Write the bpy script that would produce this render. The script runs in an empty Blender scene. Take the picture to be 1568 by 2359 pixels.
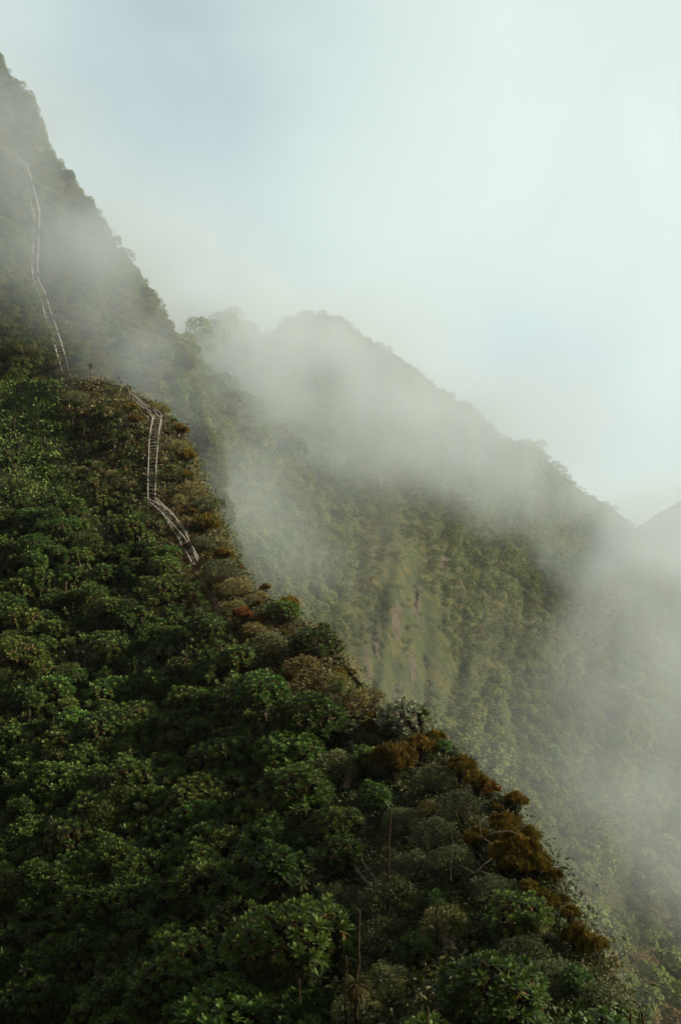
import bpy, math
import numpy as np
from mathutils import Vector, Matrix

RNG = np.random.default_rng(7)
sc = bpy.context.scene
COL = sc.collection
PI = math.pi

# ---------------------------------------------------------------- camera geometry (photo pixels on a 1568 x 2358 grid)
F, CX, CY, HOR = 2294.0, 784.0, 1179.0, 1300.0
PITCH = math.atan((HOR - CY) / F)
CP, SP = math.cos(PITCH), math.sin(PITCH)

def P(px, py, d):
    """world point seen at pixel (px, py), d metres along the camera axis"""
    px, py, d = np.broadcast_arrays(np.asarray(px, float), np.asarray(py, float), np.asarray(d, float))
    x = (px - CX) / F * d
    v = (CY - py) / F * d
    return np.stack([x, d * CP - v * SP, d * SP + v * CP], -1)

# ---------------------------------------------------------------- noise
def _h(ix, iy, s):
    n = (ix.astype(np.int64) * 374761393 + iy.astype(np.int64) * 668265263 + s * 2147483647) & 0xFFFFFFFF
    n = ((n ^ (n >> 13)) * 1274126177) & 0xFFFFFFFF
    n = n ^ (n >> 16)
    return (n & 0xFFFF) / 65535.0

def vnoise(x, y, s=0):
    x, y = np.broadcast_arrays(np.asarray(x, float), np.asarray(y, float))
    ix, iy = np.floor(x), np.floor(y)
    fx, fy = x - ix, y - iy
    fx, fy = fx * fx * (3 - 2 * fx), fy * fy * (3 - 2 * fy)
    a, b = _h(ix, iy, s), _h(ix + 1, iy, s)
    c, d = _h(ix, iy + 1, s), _h(ix + 1, iy + 1, s)
    return (a * (1 - fx) + b * fx) * (1 - fy) + (c * (1 - fx) + d * fx) * fy

def fbm(x, y, s=0, o=4):
    t, a, n = 0.0, 0.5, 0.0
    x, y = np.asarray(x, float), np.asarray(y, float)
    for k in range(o):
        t = t + a * vnoise(x * 2 ** k, y * 2 ** k, s + k)
        n += a
        a *= 0.5
    return t / n * 2 - 1

class TPS:
    """smooth distance field through a few surveyed points of a slope"""
    def __init__(s, pts):
        p = np.array(pts, float)
        s.c = p[:, :2] / 1000.0
        n = len(p)
        K = s.k(s.c, s.c) + 1e-4 * np.eye(n)
        A = np.zeros((n + 3, n + 3))
        A[:n, :n] = K
        A[:n, n] = 1; A[:n, n + 1:] = s.c
        A[n, :n] = 1; A[n + 1:, :n] = s.c.T
        s.w = np.linalg.solve(A, np.concatenate([np.log(p[:, 2]), [0, 0, 0]]))
    def k(s, a, b):
        r = np.linalg.norm(a[:, None] - b[None], axis=-1) + 1e-9
        return r * r * np.log(r)
    def __call__(s, px, py):
        px, py = np.broadcast_arrays(np.asarray(px, float), np.asarray(py, float))
        q = np.stack([px.ravel(), py.ravel()], -1) / 1000.0
        v = s.k(q, s.c) @ s.w[:-3] + s.w[-3] + q @ s.w[-2:]
        return np.exp(v).reshape(px.shape)

ridge_tps = TPS([(-300, 2358, 40), (0, 2358, 34), (400, 2358, 30), (800, 2358, 25), (1100, 2358, 22.5), (1450, 2358, 21.5),
    (0, 2600, 31), (800, 2600, 22), (1450, 2600, 19),
    (-300, 2000, 50), (0, 2100, 39), (500, 2100, 34.5), (900, 2100, 30), (1250, 2100, 27.5), (1390, 2180, 26.5),
    (0, 1850, 47), (500, 1850, 43), (800, 1850, 39), (1150, 1850, 35.5), (-300, 1600, 64),
    (0, 1600, 57), (400, 1600, 54), (700, 1600, 49), (850, 1650, 46), (1030, 1720, 42.5),
    (0, 1400, 66), (350, 1400, 64), (600, 1400, 60), (740, 1460, 57),
    (0, 1200, 79), (250, 1200, 77), (400, 1200, 74), (490, 1200, 76),
    (0, 1000, 97), (200, 1000, 93), (350, 1000, 91), (430, 1000, 95), (-300, 1000, 104),
    (0, 890, 112), (200, 880, 103), (290, 895, 101), (-300, 880, 118)])
peak_tps = TPS([(150, 870, 114), (0, 870, 117), (300, 860, 116), (440, 870, 119), (0, 700, 129), (150, 700, 130), (360, 700, 137),
    (0, 500, 147), (100, 500, 149), (230, 500, 156), (0, 350, 162), (110, 330, 168), (0, 200, 180), (0, 130, 188), (-300, 130, 186),
    (-300, 900, 120), (-300, 500, 150), (0, 1000, 113), (200, 1300, 110), (490, 1000, 115), (515, 1150, 114), (545, 1300, 113), (560, 1450, 112)])
far_tps = TPS([(300, 560, 210), (520, 690, 235), (600, 790, 270), (750, 725, 330), (900, 810, 340), (1100, 950, 350), (1250, 1030, 370),
    (1450, 1205, 400), (1568, 1290, 410), (1800, 1450, 420),
    (350, 1000, 140), (450, 1000, 150), (600, 1000, 195), (800, 1000, 255), (1000, 1100, 270), (1200, 1200, 300), (1450, 1400, 340),
    (550, 1250, 128), (700, 1250, 156), (900, 1300, 185), (1050, 1350, 205), (1250, 1500, 230), (1500, 1500, 290),
    (750, 1450, 138), (900, 1550, 145), (1100, 1650, 165), (1300, 1700, 190), (1568, 1700, 240), (1800, 1700, 270),
    (900, 1750, 122), (1150, 1900, 130), (1300, 2000, 142), (1568, 2000, 176), (1800, 2000, 195),
    (1000, 2358, 84), (1400, 2358, 100), (1568, 2358, 116), (1800, 2358, 130), (1400, 2700, 80)])

RY = np.array([870, 878, 890, 905, 925, 990, 1080, 1150, 1200, 1290, 1350, 1385, 1430, 1480, 1530, 1600, 1645, 1668, 1700, 1735, 1775, 1850, 1930, 2010, 2090, 2180, 2290, 2358, 2600], float)
RX = np.array([180, 235, 285, 310, 345, 418, 438, 468, 498, 528, 570, 640, 700, 765, 800, 850, 885, 975, 1030, 1060, 1090, 1180, 1225, 1275, 1315, 1375, 1425, 1450, 1530], float)
PY = np.array([-60, 60, 125, 165, 215, 240, 300, 350, 400, 440, 500, 560, 600, 640, 700, 740, 800, 850, 900, 950, 1000, 1080, 1150, 1250, 1300, 1400, 1500], float)
PX = np.array([-140, -40, -2, 20, 58, 80, 92, 116, 146, 178, 226, 256, 296, 316, 358, 375, 411, 436, 449, 465, 486, 505, 513, 530, 545, 556, 560], float)
FX = np.array([250, 300, 400, 480, 520, 540, 570, 590, 605, 625, 650, 700, 760, 800, 840, 900, 960, 1020, 1100, 1150, 1190, 1240, 1280, 1340, 1400, 1450, 1490, 1568, 1700, 1850], float)
FY = np.array([840, 830, 800, 752, 735, 728, 772, 790, 792, 768, 748, 731, 725, 742, 777, 812, 852, 906, 953, 1002, 1022, 1032, 1082, 1132, 1164, 1206, 1240, 1300, 1400, 1520], float)

def ridge_d(px, py):
    d = ridge_tps(px, py)
    n = 0.030 * fbm(px / 150.0, py / 110.0, 3, 4) + 0.018 * fbm(px / 45.0, py / 35.0, 9, 3)
    return d * (1 + n)
def peak_d(px, py):
    d = peak_tps(px, py)
    return d * (1 + 0.038 * fbm(px / 90.0 + py / 300.0, py / 110.0, 13, 4) + 0.012 * fbm(px / 22.0, py / 22.0, 15, 2))
def far_d(px, py):
    d = far_tps(px, py)
    g = fbm(px / 70.0 + py / 400.0 + 0.5 * fbm(px / 160.0, py / 160.0, 31, 2), py / 420.0, 21, 4)
    return d * (1 + 0.05 * g + 0.03 * np.exp(-(((px - 900) / 220) ** 2 + ((py - 1480) / 300) ** 2)) * np.abs(fbm(px / 34.0 + py / 700.0, py / 600.0, 27, 2)) + 0.022 * fbm(px / 26.0 + py / 500.0, py / 330.0, 23, 2) + 0.012 * fbm(px / 30.0, py / 40.0, 25, 3))

# ---------------------------------------------------------------- mesh + node helpers
class MB:
    def __init__(s):
        s.v, s.t, s.a, s.n = [], [], [], 0
    def add(s, V, T, tint=0.5):
        V = np.asarray(V, float).reshape(-1, 3); T = np.asarray(T, int).reshape(-1, 3)
        s.v.append(V); s.t.append(T + s.n); s.n += len(V)
        s.a.append(np.broadcast_to(np.asarray(tint, float), (len(V),)).copy())
        return s
    def arrays(s):
        return np.concatenate(s.v), np.concatenate(s.t), np.concatenate(s.a)
    def mesh(s, name, mat, smooth=True):
        V, T, A = s.arrays()
        me = bpy.data.meshes.new(name)
        me.vertices.add(len(V)); me.vertices.foreach_set('co', V.astype(np.float32).ravel())
        me.loops.add(len(T) * 3); me.loops.foreach_set('vertex_index', T.astype(np.int32).ravel())
        me.polygons.add(len(T)); me.polygons.foreach_set('loop_start', np.arange(0, len(T) * 3, 3, dtype=np.int32))
        me.polygons.foreach_set('use_smooth', np.full(len(T), smooth))
        at = me.attributes.new('tint', 'FLOAT', 'POINT'); at.data.foreach_set('value', A.astype(np.float32))
        me.update(calc_edges=True); me.validate()
        me.materials.append(mat)
        return me

def link(name, me, parent=None):
    o = bpy.data.objects.new(name, me); COL.objects.link(o)
    if parent is not None: o.parent = parent
    return o
def tag(o, label=None, cat=None, group=None, kind=None):
    if label: o['label'] = label
    if cat: o['category'] = cat
    if group: o['group'] = group
    if kind: o['kind'] = kind
    return o
def empty(name, loc, rz=0.0, s=1.0, label=None, cat=None, group=None):
    o = bpy.data.objects.new(name, None); COL.objects.link(o)
    o.location = loc; o.rotation_euler = (0, 0, rz)
    o.scale = (s, s, s) if np.isscalar(s) else s
    o.empty_display_size = 0.2
    return tag(o, label, cat, group)

def new_mat(name):
    m = bpy.data.materials.new(name); m.use_nodes = True
    nt = m.node_tree; nt.nodes.clear()
    return m, nt
def N(nt, t, **kw):
    n = nt.nodes.new(t)
    for k, v in kw.items():
        if k == 'i':
            for a, b in v.items(): n.inputs[a].default_value = b
        else: setattr(n, k, v)
    return n
def ramp(nt, stops):
    n = nt.nodes.new('ShaderNodeValToRGB'); e = n.color_ramp.elements
    while len(e) < len(stops): e.new(0.5)
    for k, (p, c) in enumerate(stops):
        e[k].position = p; e[k].color = (*c, 1)
    return n

def leaf_mat(name, stops, rough=0.45, trans=0.22, rand=0.22, spec=0.5, nscale=3.0, hue=0.02):
    """leaf surface: colour from the age of each leaf, from the plant and from blotches"""
    m, nt = new_mat(name); L = nt.links
    out = N(nt, 'ShaderNodeOutputMaterial')
    at = N(nt, 'ShaderNodeAttribute', attribute_name='tint')
    oi = N(nt, 'ShaderNodeObjectInfo')
    tc = N(nt, 'ShaderNodeTexCoord')
    nz = N(nt, 'ShaderNodeTexNoise', i={'Scale': nscale, 'Detail': 3.0}); L.new(tc.outputs['Object'], nz.inputs['Vector'])
    ad = N(nt, 'ShaderNodeMath', operation='MULTIPLY_ADD', i={1: 0.35, 2: -0.175}); L.new(nz.outputs[0], ad.inputs[0])
    ad2 = N(nt, 'ShaderNodeMath', operation='ADD'); L.new(ad.outputs[0], ad2.inputs[0]); L.new(at.outputs['Fac'], ad2.inputs[1])
    r = ramp(nt, stops); L.new(ad2.outputs[0], r.inputs[0])
    hsv = N(nt, 'ShaderNodeHueSaturation')
    mr = N(nt, 'ShaderNodeMapRange', i={'To Min': 1 - rand, 'To Max': 1 + rand}); L.new(oi.outputs['Random'], mr.inputs[0])
    mh = N(nt, 'ShaderNodeMath', operation='MULTIPLY', i={1: 7.31}); L.new(oi.outputs['Random'], mh.inputs[0])
    fr = N(nt, 'ShaderNodeMath', operation='FRACT'); L.new(mh.outputs[0], fr.inputs[0])
    mr2 = N(nt, 'ShaderNodeMapRange', i={'To Min': 0.5 - hue, 'To Max': 0.5 + hue}); L.new(fr.outputs[0], mr2.inputs[0])
    L.new(mr.outputs[0], hsv.inputs['Value']); L.new(mr2.outputs[0], hsv.inputs['Hue']); L.new(r.outputs[0], hsv.inputs['Color'])
    b = N(nt, 'ShaderNodeBsdfPrincipled', i={'Roughness': rough, 'Specular IOR Level': spec}); L.new(hsv.outputs[0], b.inputs['Base Color'])
    if trans > 0:
        t = N(nt, 'ShaderNodeBsdfTranslucent'); L.new(hsv.outputs[0], t.inputs['Color'])
        mx = N(nt, 'ShaderNodeMixShader', i={0: trans}); L.new(b.outputs[0], mx.inputs[1]); L.new(t.outputs[0], mx.inputs[2])
        L.new(mx.outputs[0], out.inputs['Surface'])
    else: L.new(b.outputs[0], out.inputs['Surface'])
    return m

def earth_mat(name, stops, scale=(0.3, 0.3, 0.12), bump=0.4):
    m, nt = new_mat(name); L = nt.links
    out = N(nt, 'ShaderNodeOutputMaterial')
    tc = N(nt, 'ShaderNodeTexCoord')
    mp = N(nt, 'ShaderNodeMapping'); mp.inputs['Scale'].default_value = scale; L.new(tc.outputs['Object'], mp.inputs[0])
    nz = N(nt, 'ShaderNodeTexNoise', i={'Scale': 1.0, 'Detail': 8.0, 'Roughness': 0.65}); L.new(mp.outputs[0], nz.inputs['Vector'])
    r = ramp(nt, stops); L.new(nz.outputs[0], r.inputs[0])
    n2 = N(nt, 'ShaderNodeTexNoise', i={'Scale': 3.0, 'Detail': 6.0}); L.new(tc.outputs['Object'], n2.inputs['Vector'])
    bp = N(nt, 'ShaderNodeBump', i={'Strength': bump, 'Distance': 0.5}); L.new(n2.outputs[0], bp.inputs['Height'])
    b = N(nt, 'ShaderNodeBsdfPrincipled', i={'Roughness': 0.9, 'Specular IOR Level': 0.2})
    L.new(r.outputs[0], b.inputs['Base Color']); L.new(bp.outputs[0], b.inputs['Normal']); L.new(b.outputs[0], out.inputs['Surface'])
    return m

M = {}
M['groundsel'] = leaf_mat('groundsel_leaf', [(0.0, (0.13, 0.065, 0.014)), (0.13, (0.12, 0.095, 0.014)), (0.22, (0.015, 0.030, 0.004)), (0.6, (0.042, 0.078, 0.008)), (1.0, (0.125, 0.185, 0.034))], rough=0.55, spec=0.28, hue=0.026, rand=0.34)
M['pale_groundsel'] = leaf_mat('silvery_groundsel_leaf', [(0.0, (0.15, 0.09, 0.02)), (0.13, (0.13, 0.11, 0.03)), (0.22, (0.06, 0.085, 0.04)), (0.6, (0.20, 0.245, 0.12)), (1.0, (0.36, 0.40, 0.23))], rough=0.45)
M['lobelia'] = leaf_mat('lobelia_leaf', [(0.0, (0.075, 0.050, 0.014)), (0.3, (0.040, 0.050, 0.009)), (0.7, (0.040, 0.078, 0.010)), (1.0, (0.08, 0.13, 0.022))], rough=0.65, spec=0.15, rand=0.3)
M['heather'] = leaf_mat('heather_sprig', [(0.0, (0.03, 0.022, 0.006)), (0.3, (0.080, 0.066, 0.010)), (0.65, (0.185, 0.124, 0.014)), (1.0, (0.34, 0.20, 0.028))], rough=0.75, spec=0.2, rand=0.25, hue=0.012)
M['rust_heather'] = leaf_mat('rusty_heather_sprig', [(0.0, (0.02, 0.010, 0.005)), (0.3, (0.10, 0.040, 0.008)), (0.65, (0.24, 0.090, 0.012)), (1.0, (0.32, 0.14, 0.02))], rough=0.75, spec=0.2, rand=0.2, hue=0.01)
M['shrub'] = leaf_mat('shrub_leaf', [(0.0, (0.040, 0.030, 0.010)), (0.25, (0.046, 0.060, 0.014)), (0.65, (0.11, 0.130, 0.036)), (1.0, (0.24, 0.25, 0.10))], rough=0.55, rand=0.3, hue=0.025)
M['green_shrub'] = leaf_mat('thicket_shrub_leaf', [(0.0, (0.06, 0.04, 0.010)), (0.25, (0.022, 0.038, 0.006)), (0.65, (0.044, 0.078, 0.012)), (1.0, (0.11, 0.15, 0.035))], rough=0.6, spec=.25, rand=0.35, hue=0.03)
M['olive_shrub'] = leaf_mat('olive_shrub_leaf', [(0.0, (0.06, 0.036, 0.012)), (0.25, (0.10, 0.085, 0.018)), (0.65, (0.19, 0.168, 0.036)), (1.0, (0.32, 0.28, 0.085))], rough=0.6, rand=0.25, hue=0.02)
M['under'] = leaf_mat('undergrowth_leaf', [(0.0, (0.075, 0.036, 0.009)), (0.3, (0.14, 0.108, 0.024)), (0.6, (0.055, 0.080, 0.013)), (1.0, (0.15, 0.21, 0.020))], rough=0.6, rand=0.0, nscale=0.5)
M['far'] = leaf_mat('far_leaf', [(0.0, (0.17, 0.085, 0.016)), (0.3, (0.13, 0.100, 0.020)), (0.55, (0.098, 0.122, 0.015)), (1.0, (0.205, 0.240, 0.036))], rough=0.65, rand=0.25, nscale=0.6, spec=.25)
M['bark'] = earth_mat('bark', [(0.3, (0.020, 0.014, 0.009)), (0.55, (0.055, 0.040, 0.024)), (0.75, (0.11, 0.085, 0.055))], scale=(9, 9, 2.5))
M['stalk'] = earth_mat('dead_stalk', [(0.3, (0.026, 0.017, 0.007)), (0.6, (0.062, 0.042, 0.018)), (0.8, (0.11, 0.075, 0.038))], scale=(12, 12, 3))
M['twig'] = earth_mat('bare_twig', [(0.3, (0.10, 0.08, 0.06)), (0.7, (0.24, 0.20, 0.15))], scale=(9, 9, 9))
M['wood'] = earth_mat('weathered_timber', [(0.25, (0.19, 0.165, 0.13)), (0.5, (0.34, 0.30, 0.25)), (0.75, (0.50, 0.45, 0.39))], scale=(5, 5, 5), bump=0.2)
M['damp_wood'] = earth_mat('damp_timber', [(0.25, (0.06, 0.045, 0.03)), (0.75, (0.15, 0.12, 0.085))], scale=(5, 5, 5), bump=0.2)
M['ridge'] = earth_mat('ridge_soil', [(0.3, (0.010, 0.009, 0.004)), (0.5, (0.022, 0.022, 0.007)), (0.7, (0.045, 0.036, 0.012))], scale=(0.6, 0.6, 0.4))
M['slope'] = earth_mat('slope_turf', [(0.3, (0.022, 0.030, 0.008)), (0.5, (0.044, 0.052, 0.011)), (0.63, (0.090, 0.072, 0.015)), (0.78, (0.18, 0.098, 0.019))], scale=(0.30, 0.30, 0.07), bump=1.0)
M['path'] = earth_mat('trodden_earth', [(0.3, (0.16, 0.105, 0.07)), (0.6, (0.30, 0.21, 0.15)), (0.8, (0.42, 0.33, 0.25))], scale=(3, 3, 3))
M['rock'] = earth_mat('pale_rock', [(0.34, (0.022, 0.022, 0.010)), (0.5, (0.066, 0.050, 0.028)), (0.72, (0.155, 0.115, 0.075))], scale=(1.3, 1.3, 0.45), bump=0.9)
M['lichen'] = leaf_mat('beard_lichen', [(0.0, (0.16, 0.15, 0.10)), (1.0, (0.36, 0.35, 0.24))], rough=0.9, rand=0.1)
M['valley'] = earth_mat('valley_forest', [(0.3, (0.015, 0.022, 0.008)), (0.6, (0.035, 0.045, 0.015)), (0.8, (0.06, 0.06, 0.02))], scale=(0.05, 0.05, 0.05))

# ---------------------------------------------------------------- the setting
def grid_tris(nr, nc):
    i = np.arange(nr * nc).reshape(nr, nc)
    a, b, c, d = i[:-1, :-1].ravel(), i[:-1, 1:].ravel(), i[1:, 1:].ravel(), i[1:, :-1].ravel()
    return np.concatenate([np.stack([a, d, c], -1), np.stack([a, c, b], -1)])

def row_slope(name, mat, ys, xc_of, dfun, x0, nc, back, nback=14):
    """slope swept row by row from the left to its skyline, then folded over to its far side"""
    rows = []
    for y in ys:
        xc = xc_of(y)
        u = np.linspace(0, 1, nc) ** 0.8
        xs = x0 + (xc - x0) * u
        p = P(xs, np.full(nc, y), dfun(xs, np.full(nc, y)))
        c = p[-1]
        k = np.arange(1, nback + 1)[:, None] / nback
        q = c + np.array(back)[None] * (k ** 1.3) + np.array([0.15, 0.35, 0])[None] * np.sin(k * PI) * np.linalg.norm(back) * 0.12
        q = q + (fbm(q[:, 1] / 6, q[:, 2] / 6, 5, 3) * k[:, 0] * 2.0)[:, None] * np.array([0.7, 0.3, 0.2])
        rows.append(np.concatenate([p, q]))
    G = np.array(rows)
    mb = MB().add(G.reshape(-1, 3), grid_tris(G.shape[0], G.shape[1]))
    o = link(name, mb.mesh(name, mat)); tag(o, kind='structure')
    return o, G

xr = lambda y: float(np.interp(y, RY, RX))
xp = lambda y: float(np.interp(y, PY, PX))
ridge, RG = row_slope('ridge_hill', M['ridge'], np.concatenate([np.arange(872, 1000, 5), np.arange(1000, 2620, 11)]), xr, ridge_d, -380, 130, (16, 26, -62))
peak, PG = row_slope('peak_hill', M['slope'], np.arange(-60, 1500, 8), xp, peak_d, -620, 110, (-16, 62, -46))
# valley side beyond: swept column by column from its skyline down
cols = []
for x in np.arange(250, 1850, 9):
    yt = float(np.interp(x, FX, FY)) + 4 * fbm(x / 12.0, 0.0, 41, 2)
    ys = yt + (2560 - yt) * np.linspace(0, 1, 170)
    p = P(np.full(170, x), ys, far_d(np.full(170, x), ys))
    k = (np.arange(1, 13)[::-1] / 12.0)[:, None]
    q = p[0] + np.array([40, 120, -190.0])[None] * k ** 1.25
    cols.append(np.concatenate([q, p]))
G = np.array(cols)
tag(link('valley_side_hill', MB().add(G.reshape(-1, 3), grid_tris(*G.shape[:2])[:, ::-1]).mesh('valley_side_hill', M['slope'])), kind='structure')
# farthest hill at the right edge
hx = np.array([1380, 1440, 1480, 1520, 1568, 1640, 1760, 1900, 2100], float); hy = np.array([1300, 1235, 1204, 1178, 1152, 1115, 1060, 1010, 1010], float)
cols = []
for x in np.arange(1380, 2100, 10):
    yt = float(np.interp(x, hx, hy)) + 5 * fbm(x / 14.0, 0.0, 43, 3)
    ys = yt + np.linspace(0, 1, 40) * 700
    p = P(np.full(40, x), ys, 430 - (ys - yt) * 0.18 + 12 * fbm(ys * 0 + x / 60.0, ys / 120.0, 44, 3))
    q = p[0] + np.array([30, 150, -190.0])[None] * (np.arange(1, 9)[::-1] / 8.0)[:, None]
    cols.append(np.concatenate([q, p]))
G = np.array(cols)
tag(link('distant_hill', MB().add(G.reshape(-1, 3), grid_tris(*G.shape[:2])[:, ::-1]).mesh('distant_hill', M['slope'])), kind='structure')
# valley floor out to the horizon
g = np.linspace(-1, 1, 61); gx, gy = np.meshgrid(np.sign(g) * np.abs(g) ** 1.6 * 1500, np.sign(g) * np.abs(g) ** 1.6 * 1500)
gz = -112 - 5 * fbm(gx / 90, gy / 90, 51, 3)
tag(link('ground', MB().add(np.stack([gx, gy, gz], -1).reshape(-1, 3), grid_tris(61, 61)[:, ::-1]).mesh('ground', M['valley'])), kind='structure')

# viewpoint spur, plus an unseen hill added to cut skylight on the slope
gx, gy = np.meshgrid(np.linspace(-120, 60, 91), np.linspace(-110, 72, 92))
s_ = (gx + 14) * -.78 + (gy - 22) * -.62
hill = -23 + 1.7 * np.maximum(s_, 0) ** 1.0 - .5 * np.maximum(-s_, 0)
hill = np.minimum(hill, 64) + 2.0 * fbm(gx / 9, gy / 9, 55, 3)
t_ = np.clip(((gx + 1) * 9 + (gy + 4) * 23) / (9 ** 2 + 23 ** 2), -1.5, 1)
dist = np.hypot(gx + 1 - t_ * 9, gy + 4 - t_ * 23)
spur = -1.75 - 9.5 * np.clip(t_, 0, 1) - 1.1 * np.maximum(dist - .8, 0)
near = np.hypot(gx, gy) < 14
hz = np.where(near, spur, np.maximum(hill, spur))
hz = np.where((gy > 3) & (gx > gy * -.37 - 3), np.minimum(hz, spur - 1.5), hz)
tag(link('viewpoint_shading_hill', MB().add(np.stack([gx, gy, hz], -1).reshape(-1, 3), grid_tris(92, 91)[:, ::-1]).mesh('viewpoint_shading_hill', M['ridge'])), kind='structure')

# ---------------------------------------------------------------- plant shapes
def frame(d):
    d = np.asarray(d, float); d = d / np.linalg.norm(d)
    a = np.array([0, 0, 1.0]) if abs(d[2]) < 0.9 else np.array([1.0, 0, 0])
    x = np.cross(a, d); x /= np.linalg.norm(x)
    return x, np.cross(d, x), d

def blades(base, dirs, L, W, side, droop, shape=(0.35, 1.0, 0.9, 0.0), fold=0.15):
    """many leaves at once: base (n,3), dirs (n,3) unit, side (n,3) unit; each leaf 4 stations, folded along its midrib"""
    n = len(base)
    L = np.broadcast_to(L, (n,))[:, None]; W = np.broadcast_to(W, (n,))[:, None]
    up = np.cross(side, dirs)
    down = np.zeros((n, 3)); down[:, 2] = -1
    dr = np.broadcast_to(droop, (n,))[:, None]
    t = (0.0, 0.38, 0.74, 1.0)
    C = [base + dirs * L * a + down * L * dr * a * a for a in t]
    V = [C[0], C[1], C[2], C[3]]
    for k in (1, 2):
        V.append(C[k] + side * W * 0.5 * shape[k] + up * W * fold)
        V.append(C[k] - side * W * 0.5 * shape[k] + up * W * fold)
    V = np.stack(V, 1)
    T = np.array([[0, 4, 1], [0, 1, 5], [4, 6, 2], [4, 2, 1], [1, 2, 7], [1, 7, 5], [6, 3, 2], [2, 3, 7]])
    T = (np.arange(n)[:, None, None] * 8 + T[None]).reshape(-1, 3)
    return V.reshape(-1, 3), T, 8

def unit(v): return v / (np.linalg.norm(v, axis=-1, keepdims=True) + 1e-9)

def rosette(mb, c, axis, rng, n=22, L=0.34, W=0.105, lo=0.02, hi=1.42, dead=3, bright=0.0):
    x, y, z = frame(axis)
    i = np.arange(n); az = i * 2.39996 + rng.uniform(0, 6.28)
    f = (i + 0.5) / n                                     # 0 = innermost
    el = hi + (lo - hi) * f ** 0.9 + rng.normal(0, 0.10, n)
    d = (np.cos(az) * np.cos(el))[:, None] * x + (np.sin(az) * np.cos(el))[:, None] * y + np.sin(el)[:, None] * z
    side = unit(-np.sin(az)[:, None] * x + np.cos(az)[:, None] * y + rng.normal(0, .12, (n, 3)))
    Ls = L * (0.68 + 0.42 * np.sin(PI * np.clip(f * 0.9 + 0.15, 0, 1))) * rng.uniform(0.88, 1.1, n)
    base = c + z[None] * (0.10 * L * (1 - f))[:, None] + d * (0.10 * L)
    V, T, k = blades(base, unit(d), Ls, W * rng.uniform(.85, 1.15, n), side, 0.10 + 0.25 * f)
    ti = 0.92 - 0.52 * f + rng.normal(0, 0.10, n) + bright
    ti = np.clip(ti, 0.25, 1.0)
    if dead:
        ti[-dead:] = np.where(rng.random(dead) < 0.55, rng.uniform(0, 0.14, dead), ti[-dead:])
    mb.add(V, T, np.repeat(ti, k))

def tube(mb, pts, rad, sides=6, tint=0.5, cap=True):
    pts = np.asarray(pts, float); n = len(pts); rad = np.broadcast_to(rad, (n,))
    V = []
    for k in range(n):
        d = pts[min(k + 1, n - 1)] - pts[max(k - 1, 0)]
        x, y, _ = frame(d)
        a = np.arange(sides) * 2 * PI / sides
        V.append(pts[k] + rad[k] * (np.cos(a)[:, None] * x + np.sin(a)[:, None] * y))
    V = np.concatenate(V)
    T = []
    for k in range(n - 1):
        for j in range(sides):
            a, b = k * sides + j, k * sides + (j + 1) % sides
            T += [[a, b, b + sides], [a, b + sides, a + sides]]
    if cap:
        for j in range(1, sides - 1):
            T += [[0, j + 1, j], [(n - 1) * sides, (n - 1) * sides + j, (n - 1) * sides + j + 1]]
    mb.add(V, T, tint)

def box(mb, a, b, w, h, side=None, tint=0.5):
    """squared timber from a to b"""
    a, b = np.asarray(a, float), np.asarray(b, float)
    d = unit(b - a)
    if side is None:
        x, y, _ = frame(d)
    else:
        x = np.asarray(side, float); x = unit(x - d * (x @ d)); y = np.cross(d, x)
    c = [x * w / 2 + y * h / 2, -x * w / 2 + y * h / 2, -x * w / 2 - y * h / 2, x * w / 2 - y * h / 2]
    V = [a + q for q in c] + [b + q for q in c]
    T = [[0, 1, 2], [0, 2, 3], [4, 6, 5], [4, 7, 6]]
    for k in range(4):
        j = (k + 1) % 4
        T += [[k, k + 4, j + 4], [k, j + 4, j]]
    mb.add(V, np.array(T), tint)

def dome_points(n, rng, lobes, zmin=-0.15):
    """points and outward directions over the outer skin of a cluster of lobes [(centre, radius)]"""
    C = np.array([l[0] for l in lobes]); R = np.array([l[1] for l in lobes], float)
    pw = R ** 2 / (R ** 2).sum()
    P_, D_ = [], []
    tot = 0
    while tot < n:
        k = rng.choice(len(R), n * 2, p=pw)
        d = unit(rng.normal(0, 1, (n * 2, 3)))
        p = C[k] + d * R[k][:, None] * rng.uniform(0.86, 1.04, n * 2)[:, None]
        ok = d[:, 2] > zmin
        for j in range(len(R)):
            ok &= (j == k) | (np.linalg.norm(p - C[j], axis=1) > R[j] * 0.93)
        P_.append(p[ok]); D_.append(d[ok]); tot += ok.sum()
    return np.concatenate(P_)[:n], np.concatenate(D_)[:n]

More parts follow.
